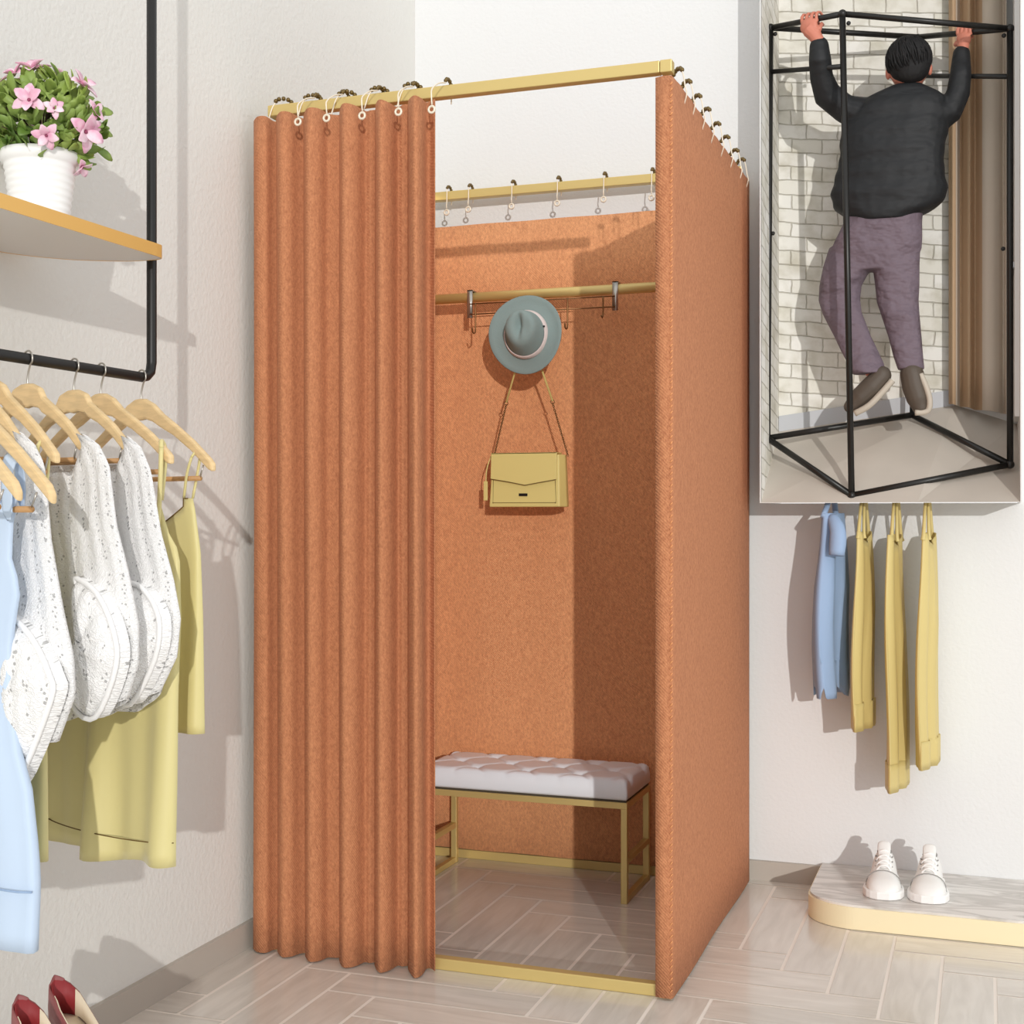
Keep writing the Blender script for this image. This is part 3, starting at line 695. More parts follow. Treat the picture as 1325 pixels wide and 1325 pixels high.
# far yellow dress B
P = hp['B']; R = tabl([(248, 640), (252, 660), (259, 715), (262, 800), (264, 948)], P, PHI); Lf = [(z, -.10-.02*(i == 0)) for i, (z, u) in enumerate(R)]
zt = zat(240, 645, P, PHI); zn = zat(225, 700, P, PHI); zbt = zat(255, 948, P, PHI)
def nk(a, hi, lo, p=.8): return lo+(hi-lo)*abs(2*a-1)**p if abs(2*a-1) < .8 else hi
rt, fn = make_garment('dress', P, PHI, R, Lf, lambda a: nk(a, zt, zn), lambda a: nk(a, zt, zn+.02), lambda a: zbt, M['yellow'], .030, .010, 2.6, 1, 'sleeveless yellow dress on the farthest hanger, partly behind the long yellow dress', 'dress', GY)
uE, zE = onPlane(253, 592, P, PHI)
strap(rt, fn, P, [(uE, -.009, zE), (uE-.01, -.011, zE-.03), (interp(R, zt)-.018, -.004, zt)], .0025)
strap(rt, fn, P, [(uE, -.009, zE), (uE+.004, 0, zE+.012), (uE, .010, zE), (interp(R, zt)-.004, .004, zt)], .0025)
# long yellow dress A
P = hp['A']; R = tabl([(208, 655), (218, 690), (232, 715), (234, 800), (230, 900), (229, 1000), (227, 1098)], P, PHI); Lf = tabl([(66, 700), (64, 900), (66, 1098)], P, PHI)
zt = zat(208, 655, P, PHI); zn = zat(180, 760, P, PHI); zbt = zat(170, 1108, P, PHI)
rt, fn = make_garment('dress', P, PHI, R, Lf, lambda a: nk(a, zt, zn), lambda a: nk(a, zt, zn+.02), lambda a: zbt+.004*math.sin(a*9)+.003*math.cos(a*17), M['yellow'], .030, .017, 2.2, 5, 'long yellow dress whose wide skirt hangs below the white knit tops', 'dress', GY)
uE, zE = onPlane(214, 580, P, PHI)
strap(rt, fn, P, [(uE+.002, -.010, zE), (uE+.004, -.013, zE-.04), (uE-.003, -.010, zt+.005), (uE-.004, -.012, zt-.03)], .0040)
ring_band(rt, R, Lf, zat(200, 1084, P, PHI), P, fn, .038)
strap(rt, fn, P, [(uE+.002, -.010, zE), (uE-.006, -.003, zE+.012), (uE-.012, .010, zE-.01), (uE-.018, .006, zt+.01)], .0040)
# yellow dress C mostly hidden
P = hp['C']; R = tabl([(38, 640), (50, 720), (58, 800), (60, 1000), (60, 1110)], P, PHI); Lf = [(0, -.12), (2, -.12)]
zt = zat(40, 650, P, PHI); zn = zt-.08; zbt = zat(56, 1114, P, PHI)
rt, fn = make_garment('dress', P, PHI, R, Lf, lambda a: nk(a, zt, zn), lambda a: nk(a, zt, zn+.02), lambda a: zbt, M['yellow'], .020, .006, 2.2, 9, 'yellow dress mostly hidden between the white knit tops and the blue dress', 'dress', GY)
uE, zE = onPlane(56, 578, P, PHI)
strap(rt, fn, P, [(uE, -.009, zE), (uE, -.011, zE-.04), (uE-.005, -.004, zt)], .003); strap(rt, fn, P, [(uE, -.009, zE), (uE, 0, zE+.012), (uE, .010, zE), (uE-.002, .004, zt)], .003)

def knit(key, Rpx, neck, sleeve, body_bot, seed, label):
    P = hp[key]; R = tabl(Rpx, P, PHI); pk_u, pk_z = onPlane(*Rpx[0], P, PHI)
    nz_ = zat(*neck, P, PHI); nu = onPlane(*neck, P, PHI)[0]
    zB = zat(*body_bot, P, PHI); 
    # top edge: peak over the hanger arm, scooping down to the neckline in the middle
    def top(a, back=0):
        q_ = abs(2*a-1); lo = nz_+back*.012
        if q_ > .90: return pk_z-.010*(q_-.90)/.1
        return lo+(pk_z-lo)*max(0, (q_-.55)/.35)**.8
    def bot(a):
        q_ = max(0, (a-.72)/.28); zt_ = zat(*Rpx[-1], P, PHI); return zB+(zt_-zB)*q_
    Lf = mirror(R)
    rt, fn = make_garment('knit_top', P, PHI, R, Lf, lambda a: top(a), lambda a: top(a, 1), bot, M['knit'], .034, .007, 3.0, seed, label, 'knit top', 'white knit tops on the left rail', nz=34, na=56)
    # full kimono sleeve with rolled edge hanging on the room side
    pts = [onPlane(x, y, P, PHI) for x, y in sleeve]; n = len(pts)
    cpt = smooth_curve([Vector((u, z, 0)) for u, z in pts+[pts[0]]], 4)[:-1]
    cu_, cz_ = sum(p.x for p in cpt)/len(cpt), sum(p.y for p in cpt)/len(cpt)
    bm = BM(); uvl = bm.loops.layers.uv.new('UVMap'); rings = []
    for lv in range(7):
        k = 1-lv/6.0; bulge = .030*math.sqrt(1-k**2.2)
        rings.append([bm.verts.new(fn(cu_+(p.x-cu_)*k, -.030-bulge-.004*math.sin(7*math.atan2(p.y-cz_, p.x-cu_)+seed)*(1-k)*k*4, cz_+(p.y-cz_)*k-P.z)) for p in cpt] if lv < 6 else None)
    for A, B in zip(rings[:5], rings[1:6]):
        for i in range(len(A)):
            f = bm.faces.new((A[i], A[(i+1) % len(A)], B[(i+1) % len(A)], B[i]))
    bm.faces.new(rings[5])
    back = [bm.verts.new(fn(p.x, -.012, p.y-P.z)) for p in cpt]
    for i in range(len(back)): bm.faces.new((rings[0][i], back[i], back[(i+1) % len(back)], rings[0][(i+1) % len(back)]))
    for f in bm.faces:
        for lp in f.loops: lp[uvl].uv = ((lp.vert.co.x)*2.6+.3, (lp.vert.co.z)*2.6)
    sl = obj('sleeve', bm, M['knit'], rt)
    rp_ = [fn(p.x, -.036, p.y-P.z) for p in cpt]; obj('cuff_edge', tube(BM(), rp_, .0042, 8, closed=True), M['knit'], sl)
knit('S3', [(164, 563), (183, 580), (195, 610), (208, 690), (224, 750), (233, 800), (228, 850), (206, 895)], (140, 610), [(186, 752), (208, 760), (229, 798), (224, 850), (193, 908), (173, 890), (170, 850), (188, 810)], (150, 925), 2, 'white cable knit top nearest the yellow dresses')
knit('S2', [(106, 560), (128, 576), (141, 602), (150, 680), (165, 740), (178, 810), (177, 860), (162, 905)], (75, 612), [(122, 745), (150, 765), (172, 812), (176, 860), (150, 924), (122, 912), (115, 860), (133, 812)], (115, 935), 3, 'white cable knit top in the middle of the three')
knit('S1', [(24, 557), (45, 576), (57, 602), (65, 700), (80, 790), (93, 850), (95, 900), (72, 960)], (-8, 612), [(38, 790), (68, 820), (92, 868), (94, 905), (45, 1017), (18, 985), (14, 920), (35, 850)], (20, 950), 4, 'nearest white cable knit top, beside the pale blue dress')
# pale blue dress
P = hp['U']; R = tabl([(26, 632), (16, 680), (14, 724), (22, 750), (24, 768), (14, 830), (14, 900), (24, 975), (37, 1022), (45, 1105), (47, 1148), (43, 1224)], P, PHI); Lf = [(0, -.16), (2, -.16)]
zt = zat(24, 632, P, PHI); zbt = zat(20, 1226, P, PHI)
rt, fn = make_garment('dress', P, PHI, R, Lf, lambda a: nk(a, zt, zt-.10), lambda a: nk(a, zt, zt-.07), lambda a: zbt, M['blue'], .030, .012, 3.0, 12, 'long pale blue dress with wide hem band at the left photo edge', 'dress', inner=M['blue2'])
uE, zE = onPlane(18, 592, P, PHI)
bm = BM(); rows = []
for n_, du, dz in ((-.012, .004, -.085), (-.013, .004, -.04), (-.011, 0, -.005), (0, -.002, .013), (.011, 0, 0), (.012, .0, -.07)):
    rows.append([bm.verts.new(fn(uE+du-.016, n_, zE+dz-P.z)), bm.verts.new(fn(uE+du+.014, n_, zE+dz-P.z-.014))])
for A, B in zip(rows, rows[1:]): bm.faces.new((A[0], A[1], B[1], B[0]))
obj('shoulder_strap', bm, M['blue'], rt, solid=.002, sub=1)
bm = BM(); hz = zat(30, 1148, P, PHI); pts = []
for i in range(25):
    a = i/24; u = -.16+(interp(R, hz)+.16+.002)*a; pts.append(fn(u, -.030*math.sin(PI*a)**.5-.008, hz-P.z))
obj('hem_seam', tube(bm, pts, .0016, 6), M['blue2'], rt)

# ================================================================ BURGUNDY PUMPS on a low block
st = obj('shoe_block', box(BM(), (-1.62, 1.20, 0.0), (-1.30, 1.90, .125)), M['shelf'], bevel=.006)
tag(st, 'low block just under the frame edge that carries the burgundy pumps', 'block')
def pump(loc, rz, label):
    r_ = empty('high_heel_pump', loc, label, 'shoe', 'burgundy pumps', rz)
    Ls = .21; n = 48
    def half(s):  # s from heel 0 to toe 1
        return interp([(0, 0), (.03, .012), (.10, .021), (.25, .027), (.45, .028), (.65, .037), (.8, .035), (.93, .018), (1, .0)], s)
    def flo(s): return interp([(0, .072), (.2, .070), (.45, .040), (.65, .010), (.8, .006), (1, .008)], s)
    def topz(s): return flo(s)+interp([(0, .068), (.06, .058), (.25, .038), (.5, .026), (.65, .026), (.8, .030), (1, .010)], s)
    ss = [.5-.5*math.cos(PI*i/24) for i in range(25)]
    bm = BM(); rows = []
    loop = [(s, 1) for s in ss]+[(s, -1) for s in ss[-2:0:-1]]
    for s, sg in loop:
        hw = half(s); inn = interp([(0, .90), (.6, .88), (.70, .6), (.78, .3), (.9, .05), (1, 0)], s)
        rows.append([bm.verts.new((s*Ls, sg*hw*.92, flo(s))), bm.verts.new((s*Ls, sg*hw, flo(s)+(topz(s)-flo(s))*.35)), bm.verts.new((s*Ls+.004*(s < .05), sg*hw*(.5+.5*inn), flo(s)+(topz(s)-flo(s))*.85)), bm.verts.new((s*Ls+.006*(s < .05), sg*hw*inn, topz(s)))])
    m_ = len(rows)
    for i in range(m_):
        A, B = rows[i], rows[(i+1) % m_]
        for k in range(3): bm.faces.new((A[k], A[k+1], B[k+1], B[k]))
    up = obj('upper', bm, M['burg'], r_, solid=.002)
    bm = BM(); a_ = []
    for s in ss[1:-1]: a_.append([bm.verts.new((s*Ls, -half(s)*.88, flo(s)+.002)), bm.verts.new((s*Ls, half(s)*.88, flo(s)+.002))])
    for A, B in zip(a_, a_[1:]): bm.faces.new((A[0], A[1], B[1], B[0]))
    obj('insole', bm, M['beige'], r_, solid=.002)
    # inner lining at the heel
    bm = BM(); rows = []
    for s, sg in [(s, 1) for s in ss[::-1] if s < .55]+[(s, -1) for s in ss[1:] if s < .55]:
        hw = half(s)*.86; rows.append([bm.verts.new((s*Ls+.004, sg*hw, flo(s)+.003)), bm.verts.new((s*Ls+.005, sg*hw, topz(s)-.002))])
    for A, B in zip(rows, rows[1:]):
        f = bm.faces.new((A[0], A[1], B[1], B[0])); f.material_index = 1 if max(v.co.x for v in f.verts) > .045 else 0
    obj('lining', bm, [M['red'], M['beige']], r_, solid=.001)
    bm = BM(); tube(bm, [(.018, 0, .070), (.014, 0, .04), (.016, 0, .0)], [.017, .009, .006], 12); obj('heel', bm, M['burg'], r_)
    bm = BM(); a_ = []
    for s in ss[1:-1]: a_.append([bm.verts.new((s*Ls, -half(s)*.93, flo(s)-.001)), bm.verts.new((s*Ls, half(s)*.93, flo(s)-.001))])
    for A, B in zip(a_, a_[1:]): bm.faces.new((A[0], A[1], B[1], B[0]))
    obj('sole', bm, M['beige'], r_, solid=.003)
    return r_
def pump_at(px, py, topz_, rz, label):
    t = F*(EYE-topz_)/(py-662.5); k = (px-662.5)/F
    return pump((t*(k*CT-ST), t*(k*ST+CT), topz_-.138), rz, label)
pump_at(68, 1262, .125+.139, math.radians(-18), 'burgundy high heel pump nearer the baseboard, right of its pair')
pump_at(21, 1287, .125+.139, math.radians(-18), 'burgundy high heel pump at the bottom left corner, left of its pair')

# ================================================================ RIGHT PLATFORM WITH SNEAKERS
pz = 0.062
fx, fy = onY(1046, 1160, 3.5).x, 3.395
rad = .13
out = [(1.6, fy), (1.6, YB-.001), (fx, YB-.001)]+[(fx+rad*(1-math.cos(a*PI/48)), fy+rad*.85*(1-math.sin(a*PI/48))) for a in range(0, 25)]
pf = obj('platform', prism(BM(), [(x, y) for x, y in out], 0.002, pz-.006), M['goldb'], smooth=False)
tag(pf, 'low display platform with grey marble top and gold edge against the back wall', 'platform')
outi = [(x+(.004 if i > 1 else -.004), y+(.004 if (i == 0 or i > 2) else 0)) for i, (x, y) in enumerate(out)]
obj('marble_top', prism(BM(), outi, pz-.006, pz), M['marble'], pf, smooth=False)
def sneaker(loc, rz, label, flip=1):
    r_ = empty('sneaker', loc, label, 'shoe', 'white sneakers on the platform', rz)   # toe at local -Y
    Ls = .205
    def half(s): return interp([(0, .012), (.03, .026), (.1, .040), (.22, .047), (.35, .046), (.55, .037), (.75, .034), (.9, .033), (.97, .024), (1, .012)], s)
    def top(s): return interp([(0, .020), (.05, .034), (.15, .046), (.3, .054), (.42, .064), (.55, .080), (.68, .094), (.8, .090), (.92, .088), (1, .088)], s)
    stn = [i/22 for i in range(23)]; bm = BM(); rings = []; sg = 20
    for s in stn:
        ring = []
        for k in range(sg):
            a = 2*PI*k/sg; c_, s_ = math.cos(a), math.sin(a)
            x = half(s)*(abs(c_)**.8)*(1 if c_ > 0 else -1); z = .010+(top(s)-.010)*(.5+.5*(abs(s_)**.75)*(1 if s_ > 0 else -1))
            tp = (z-.01)/(top(s)-.01); x *= 1-(.50 if s > .3 else .25+.8*s)*max(0, tp-.25)
            if s > .6 and tp > .8: z -= .030*min(1, (s-.6)/.1)*(1 if abs(x) < .013 else .0)*(0 if s > .96 else 1)
            ring.append(bm.verts.new((x*flip, (s-.5)*Ls, z)))
        rings.append(ring)
    for A, B in zip(rings, rings[1:]):
        for k in range(sg): bm.faces.new((A[k], A[(k+1) % sg], B[(k+1) % sg], B[k]))
    bm.faces.new(rings[0]); bm.faces.new(rings[-1]); obj('upper', bm, M['shoe'], r_, sub=1)
    o_ = [(half(s)*1.04+.002, (s-.5)*Ls) for s in stn]; o_ = o_+[(-x, y) for x, y in o_[::-1]]
    obj('sole', prism(BM(), o_, 0, .020), M['sole'], r_, bevel=.003)
    # toe cap line, tongue, laces, opening
    pts = []
    for k in range(13):
        a = PI*k/12; s = .28+.05*math.sin(a); pts.append((half(s)*math.cos(a)*.93, (s-.5)*Ls, .016+(top(s)-.014)*math.sin(a)**.6))
    obj('toe_seam', tube(BM(), pts, .0012, 6), M['eyelet'], r_)
    bm = BM(); a_ = []
    for s, wv, dz in ((.36, .012, .003), (.5, .014, .004), (.62, .017, .008), (.70, .018, .018), (.735, .014, .023)):
        a_.append([bm.verts.new((x_, (s-.5)*Ls, top(s)+dz-(abs(x_)*.25))) for x_ in (-wv, 0, wv)])
    for A, B in zip(a_, a_[1:]):
        for k in (0, 1): bm.faces.new((A[k], A[k+1], B[k+1], B[k]))
    obj('tongue', bm, M['shoe'], r_, solid=.004, sub=1)
    for s in (.38, .46, .54, .62):
        y = (s-.5)*Ls; z = top(s)+.003
        obj('lace', tube(BM(), smooth_curve([(-.019, y, z-.010), (-.010, y-.002, z+.002), (0, y-.004, z+.006), (.010, y-.002, z+.002), (.019, y, z-.010)], 3), .0024, 6), M['lace'], r_)
        for x_ in (-.020, .020): obj('eyelet', sphere(BM(), (x_, y, z-.011), .0028, 8, 5), M['eyelet'], r_)
    bm = sphere(BM(), (0, .26*Ls*1.15, .083), (.019, .040, .006), 16, 8); obj('collar_lining', bm, M['eyelet'], r_)
    return r_
for px, lb, rz, fl_ in ((1140, 'white lace up sneaker on the marble platform, left shoe of the pair', .05, 1), (1200, 'white lace up sneaker on the marble platform, right shoe of the pair', .0, -1)):
    t = F*(EYE-pz)/((1165 if px < 1170 else 1170)-662.5); k = (px-662.5)/F
    p = Vector((t*(k*CT-ST), t*(k*ST+CT), pz+.0005)); sneaker((p.x, p.y+.10, p.z), rz, lb, fl_)

# ================================================================ CLOTHES BELOW THE DISPLAY BOX
RRY, RRZ = 3.695, 1.092
rr_ = obj('hanging_rail', tube(BM(), [(OX0+.010, RRY, RRZ), (OX1-.010, RRY, RRZ)], .006, 12), M['black'])
tag(rr_, 'short black rail tucked under the display box, holding the blue shirt and ochre dresses', 'clothes rail')
def side_garment(name, px0, px1, ytop, ybot, label, cat, m, yf=3.575, yb=3.745, seed=0, group=None, tw=.030, cuff=True, ragged=False):
    """garment seen edge on: runs out from the wall along Y; narrow in X"""
    rr = random.Random(seed); x0 = onY(px0, 700, yf).x
    root = empty(name, (x0, 3.66, RRZ), label, cat, group)
    zt, zb = onY(px0, ytop, yf).z, onY(px0, ybot, yf).z
    bm = BM(); nz, ns = 30, 40; rings = []
    ph = rr.uniform(0, 6)
    for j in range(nz+1):
        b = j/nz; ring = []
        for i in range(ns):
            a = 2*PI*i/ns; c_, s_ = math.cos(a), math.sin(a)
            wY = (yb-yf)/2*(.84+.16*min(1, b*3)); wX = tw*(.60+.40*min(1, b*2.5))*(1-.30*c_)
            y = (yf+yb)/2-wY*c_+ .006*math.sin(6*b+ph)*(1 if c_ > 0 else 0)
            x = x0+tw*.9+wX*s_-.010*c_+.004*math.sin(5*b+ph)+.003*math.sin(3*c_+b*4)
            if s_ > 0: x -= .011*math.exp(-((c_-.30)/.20)**2)*min(1, .3+b*2)-.004*math.sin(9*c_+3*b)
            else: x += .006*math.exp(-((c_-.55)/.15)**2)
            # top edge dips low at the near side: open armhole
            top = zt
            if not ragged: top = zt+.004-.058*max(0, 1-abs(c_-.15)/.75)**.8*(1 if s_ < 0 else .55)
            z = top+(zb-top)*b
            if ragged: z += (.030*max(0, math.sin(5*a+ph)))*b*b*(1 if b > .8 else 0)
            ring.append(bm.verts.new((x-x0, y-3.66, z-RRZ)))
        rings.append(ring)
    for A, B in zip(rings, rings[1:]):
        for k in range(ns): bm.faces.new((A[k], A[(k+1) % ns], B[(k+1) % ns], B[k]))
    obj('cloth_body', bm, m, root, solid=.0022)
    if not ragged:
        # one wide strap at the near and one at the far side, over the rail
        for yy, dx, rb in ((yf+.014, -.005, .0062), (yf+.036, .008, .0056), (yb-.020, .012, .007)):
            X = tw*.9; z1 = zt-RRZ; far = yy > 3.65; ro = .010 if far else -.010
            pts = smooth_curve([(X+dx*1.2, yy-3.66+.004, z1-.014), (X+dx*.9, yy-3.66+.10*(RRY-yy), z1+.004), (X+dx*.6, yy-3.66+.5*(RRY-yy), -.045), (X+dx*.4, RRY-3.66+ro, -.006), (X+dx*.4, RRY-3.66, .009)], 4)
            obj('strap', tube(BM(), pts, [max(.0042, rb*(1-.045*i_)) for i_ in range(len(pts))], 8), m, root)
        if cuff:
            bm = BM(); rr2 = []
            for j in range(5):
                z = zb+.004+(.070)*j/4; b = 1.0; ring = []
                for i in range(ns):
                    a = 2*PI*i/ns; c_, s_ = math.cos(a), math.sin(a); kx = 1.10
                    y = (yf+yb)/2-(yb-yf)/2*1.04*c_+ .006*math.sin(6*b+ph)*(1 if c_ > 0 else 0)
                    x = tw*.9+tw*kx*(1-.30*c_)*s_-.010*c_+.004*math.sin(5*b+ph)+.003*math.sin(3*c_+b*4)
                    if s_ > 0: x -= .009*math.exp(-((c_-.30)/.20)**2)-.004*math.sin(9*c_+3*b)
                    else: x += .006*math.exp(-((c_-.55)/.15)**2)
                    ring.append(bm.verts.new((x, y-3.66, z-RRZ)))
                rr2.append(ring)
            for A, B in zip(rr2, rr2[1:]):
                for k in range(ns): bm.faces.new((A[k], A[(k+1) % ns], B[(k+1) % ns], B[k]))
            obj('hem_cuff', bm, m, root, solid=.0022)
    else:
        X = tw*.9
        obj('collar', tube(BM(), smooth_curve([(X-.01, yf+.02-3.66, zt-RRZ-.01), (X, RRY-3.66-.012, -.01), (X, RRY-3.66, .010), (X+.004, RRY-3.66+.012, -.01), (X+.010, yb-.02-3.66, zt-RRZ-.01)], 4), .008, 8), m, root)
        # short sleeve folded at the near side
        bm = tube(BM(), smooth_curve([(X+.012, yf+.03-3.66, zt-RRZ-.01), (X+.030, yf+.0-3.66, zt-RRZ-.05), (X+.028, yf-.012-3.66, zt-RRZ-.11)], 4), [.012, .015, .018, .020, .021, .022, .022, .021, .020], 12)
        obj('sleeve', bm, m, root)
    return root
GR = 'ochre dresses below the display box'
side_garment('shirt', 1051, 1100, 664, 905, 'dusty blue short sleeved shirt hanging left of the ochre dresses', 'shirt', M['blue2'], seed=3, tw=.040, ragged=True)
side_garment('dress', 1103, 1123, 690, 948, 'shortest ochre dress, directly right of the blue shirt', 'dress', M['yellow2'], seed=1, group=GR, tw=.020, yb=3.735)
side_garment('dress', 1146, 1165, 694, 1027, 'longest ochre dress, middle of the three', 'dress', M['yellow2'], seed=5, group=GR, tw=.020, yb=3.735)
side_garment('dress', 1187, 1208, 692, 998, 'rightmost ochre dress under the display box', 'dress', M['yellow2'], seed=8, group=GR, tw=.021, yb=3.745)

# ================================================================ DISPLAY BOX WITH ITS SCENE
IB = 3.96
db = empty('display_box', ((OX0+OX1)/2, YB, OZ0), 'tall wall display box with a white brick backdrop and pale floor', 'display box')
def dbo(name, bm, m, **k): return obj(name, bm, m, db, world=True, **k)
tk = .003
bm = box(BM(), (OX0, 3.60, OZ0), (OX0+tk, IB+.01, OZ1)); dbo('side_panel', bm, M['paper'], smooth=False)
bm = box(BM(), (OX1-tk, 3.60, OZ0), (OX1, IB+.01, OZ1)); dbo('side_panel', bm, M['paper'], smooth=False)
dbo('top_panel', box(BM(), (OX0, 3.60, OZ1-tk), (OX1, IB+.01, OZ1)), M['paper'], smooth=False)
dbo('front_lip', box(BM(), (OX0+tk, 3.60, OZ0), (OX1-tk, 3.604, OZ0+.0015)), M['paper'], smooth=False)
xi0, xi1 = OX0+tk, OX1-tk
# brick backdrop (wraps the left side)
bm = BM(); uvl = bm.loops.layers.uv.new('UVMap')
def quad(bm, pts, uvs=None, mi=0):
    vs = [bm.verts.new(p) for p in pts]; f = bm.faces.new(vs); f.material_index = mi
    if uvs:
        for lp, q_ in zip(f.loops, uvs): lp[uvl].uv = q_
    return f
sl_ = .11     # courses run slightly downhill to the right, as the wall recedes
xm = onY(1235, 300, IB-.02).x
def buv(x, z): return (x, z+sl_*(x-xi0))
quad(bm, [(xi0+.001, IB-.035, OZ0+.1), (xm, IB, OZ0+.1), (xm, IB, OZ1-tk), (xi0+.001, IB-.035, OZ1-tk)], [buv(xi0, OZ0+.1), buv(xm, OZ0+.1), buv(xm, OZ1), buv(xi0, OZ1)])
quad(bm, [(xi0+.001, 3.606, OZ0+.002), (xi0+.001, IB-.035, OZ0+.002), (xi0+.001, IB-.035, OZ1-tk), (xi0+.001, 3.606, OZ1-tk)], [buv(xi0-.35, OZ0), buv(xi0, OZ0), buv(xi0, OZ1), buv(xi0-.35, OZ1)])
dbo('brick_backdrop', bm, M['brick'], smooth=False)
# window reveal and pale wall to the right
dbo('side_wall', box(BM(), (xm, IB-.004, OZ0+.1), (xi1, IB, OZ1-tk)), M['paper'], smooth=False)
wr = dbo('window', box(BM(), (xi1-.012, 3.70, onY(1316, 545, 3.9).z), (xi1, IB-.006, OZ1-tk)), M['paper'], smooth=False)
obj('window_rail', box(BM(), (xi1-.015, 3.70, onY(1316, 362, 3.9).z), (xi1-.0125, IB-.008, onY(1316, 355, 3.9).z)), M['skirt'], wr, smooth=False)
# raked floor
def pfl(px, py, Y): p = onY(px, py, Y); return Vector((min(max(p.x, xi0), xi1), Y, p.z))
A0, A1 = Vector((xi0, 3.604, OZ0+.0015)), Vector((xi1, 3.604, OZ0+.0015))
zl, zm, zr = onY(1000, 557, IB-.035).z, onY(1230, 523, IB).z, onY(1316, 548, IB).z
bm = BM(); n_ = 10
top_ = [Vector((xi0, IB-.035, zl)), Vector((xm, IB, zm)), Vector((xi1, IB, zr))]
bv = [bm.verts.new(p) for p in (A0, A0.lerp(A1, .62), A1)]; tv = [bm.verts.new(p) for p in top_]
for i in (0, 1): bm.faces.new((bv[i], bv[i+1], tv[i+1], tv[i]))
dbo('stage_floor', bm, M['stagefloor'], smooth=False, solid=.002)
bm = BM(); hsk = .041
a_, b_ = Vector((xi0+.002, IB-.043, zl-.004)), Vector((xm, IB-.008, zm-.004))
for (p, q_) in ((a_, b_),):
    vs = [bm.verts.new(x) for x in (p, q_, q_+Vector((0, 0, hsk+.004)), p+Vector((0, 0, hsk+.004)), p+Vector((0, .012, 0)), q_+Vector((0, .012, 0)), q_+Vector((0, .012, hsk+.004)), p+Vector((0, .012, hsk+.004)))]
    for f in ((0, 1, 2, 3), (7, 6, 5, 4), (3, 2, 6, 7), (0, 4, 5, 1), (0, 3, 7, 4), (1, 5, 6, 2)): bm.faces.new([vs[i] for i in f])
dbo('skirting', bm, M['skirt'], smooth=False)
# drape
dr = [(1228, 3.925), (1233, 3.90), (1238, 3.915), (1243, 3.935), (1248, 3.915), (1254, 3.895), (1258, 3.915), (1262, 3.93), (1268, 3.905), (1275, 3.885), (1284, 3.885), (1292, 3.90), (1298, 3.92), (1302, 3.90)]
pt = smooth_curve([Vector((onY(x, 300, y).x, y, 0)) for x, y in dr], 6); nn = len(pt)
bm = sheet(pt, lambda t: onY(1230+70*t, 524+14*t, 3.91).z+.004, lambda t: OZ1-tk-.004, 10)
for f in bm.faces:
    cxm = sum(v.co.x for v in f.verts)/4
    f.material_index = 1 if cxm > onY(1271, 300, 3.9).x or onY(1236, 300, 3.9).x < cxm < onY(1241, 300, 3.9).x else 0
dp = obj('curtain', bm, [M['tan'], M['tanlight']], solid=.002)
tag(dp, 'tan and cream floor length drape beside the white brick backdrop', 'curtain')

# black tube frame the man hangs from
YF_, YL_, YR_, YBk = 3.625, 3.745, 3.725, 3.885
cor = dict(bF=onY(1102, 641, YF_), bL=onY(993, 567, YL_), bR=onY(1307, 601, YR_), bB=onY(1180, 537, YBk), tF=onY(1090, 18, YF_), tL=onY(997, 36, YL_), tR=onY(1307, 37, YR_), tB=onY(1188, 48, YBk))
sf = empty('metal_frame', cor['bF'], 'black box shaped tube frame a man is hanging from', 'metal frame')
def sfo(name, bm, m=M['frameblack'], par=None): return obj(name, bm, m, sf, world=True)
for k in 'FLRB': sfo('post', tube(BM(), [cor['b'+k], cor['t'+k]], {'F': .0085, 'L': .0085, 'R': .0085, 'B': .0065}[k], 12))
for a, b in ('FL', 'FR', 'LB', 'BR'):
    sfo('top_bar', tube(BM(), [cor['t'+a], cor['t'+b]], .0078, 12)); sfo('base_bar', tube(BM(), [cor['b'+a], cor['b'+b]], .0085, 12))
for (a, b, y1, y2) in (('L', 'F', 93, 86), ('B', 'R', 98, 99)):
    def at_(k, y):
        t_, b_ = cor['t'+k], cor['b'+k]; z = onY(1100, y, t_.y).z
        zz = EYE+(662.5-y)/F*(-t_.x*ST+t_.y*CT); f_ = (zz-b_.z)/(t_.z-b_.z); return b_.lerp(t_, f_)
    sfo('middle_bar', tube(BM(), [at_(a, y1), at_(b, y2)], .0066, 12))
for k in 'FLRB':
    for t in ('t', 'b'): sfo('corner_joint', sphere(BM(), cor[t+k], .0115 if k != 'B' else .009, 12, 8))
for px, py, y in ((1098, 30, YF_), (1003, 44, YL_), (1299, 46, YR_), (1000, 302, YL_), (1298, 322, YR_)): sfo('wing_screw', sphere(BM(), onY(px, py, y), (.006, .005, .006), 8, 6))

# the man ------------------------------------------------------------
PXM = 3.60/F      # metres per photo pixel at his distance
MY = 3.755
def caps(bm, pts, rs, flat=1.0, seg=14):
    """limb: rounded tapering chain through world points"""
    tube(bm, pts, rs, seg); 
    for p, r in ((pts[0], rs[0]), (pts[-1], rs[-1])): sphere(bm, p, r, seg, 8)
def loft(bm, secs, yfn, dep, seg=28, e=.85):
    """secs: (photo y, x left, x right); elliptical sections"""
    rings = []
    for y, xl, xr in secs:
        c = onY((xl+xr)/2, y, yfn(y)); hw = (xr-xl)/2*PXM*1.03; d = dep(y)
        ring = []
        for k in range(seg):
            a = 2*PI*k/seg; ca, sa = math.cos(a), math.sin(a)
            ring.append(bm.verts.new((c.x+hw*math.copysign(abs(ca)**e, ca), c.y+d*math.copysign(abs(sa)**e, sa), c.z)))
        rings.append(ring)
    for A, B in zip(rings, rings[1:]):
        for k in range(seg): bm.faces.new((A[k], A[(k+1) % seg], B[(k+1) % seg], B[k]))
    bm.faces.new(rings[0]); bm.faces.new(rings[-1][::-1])
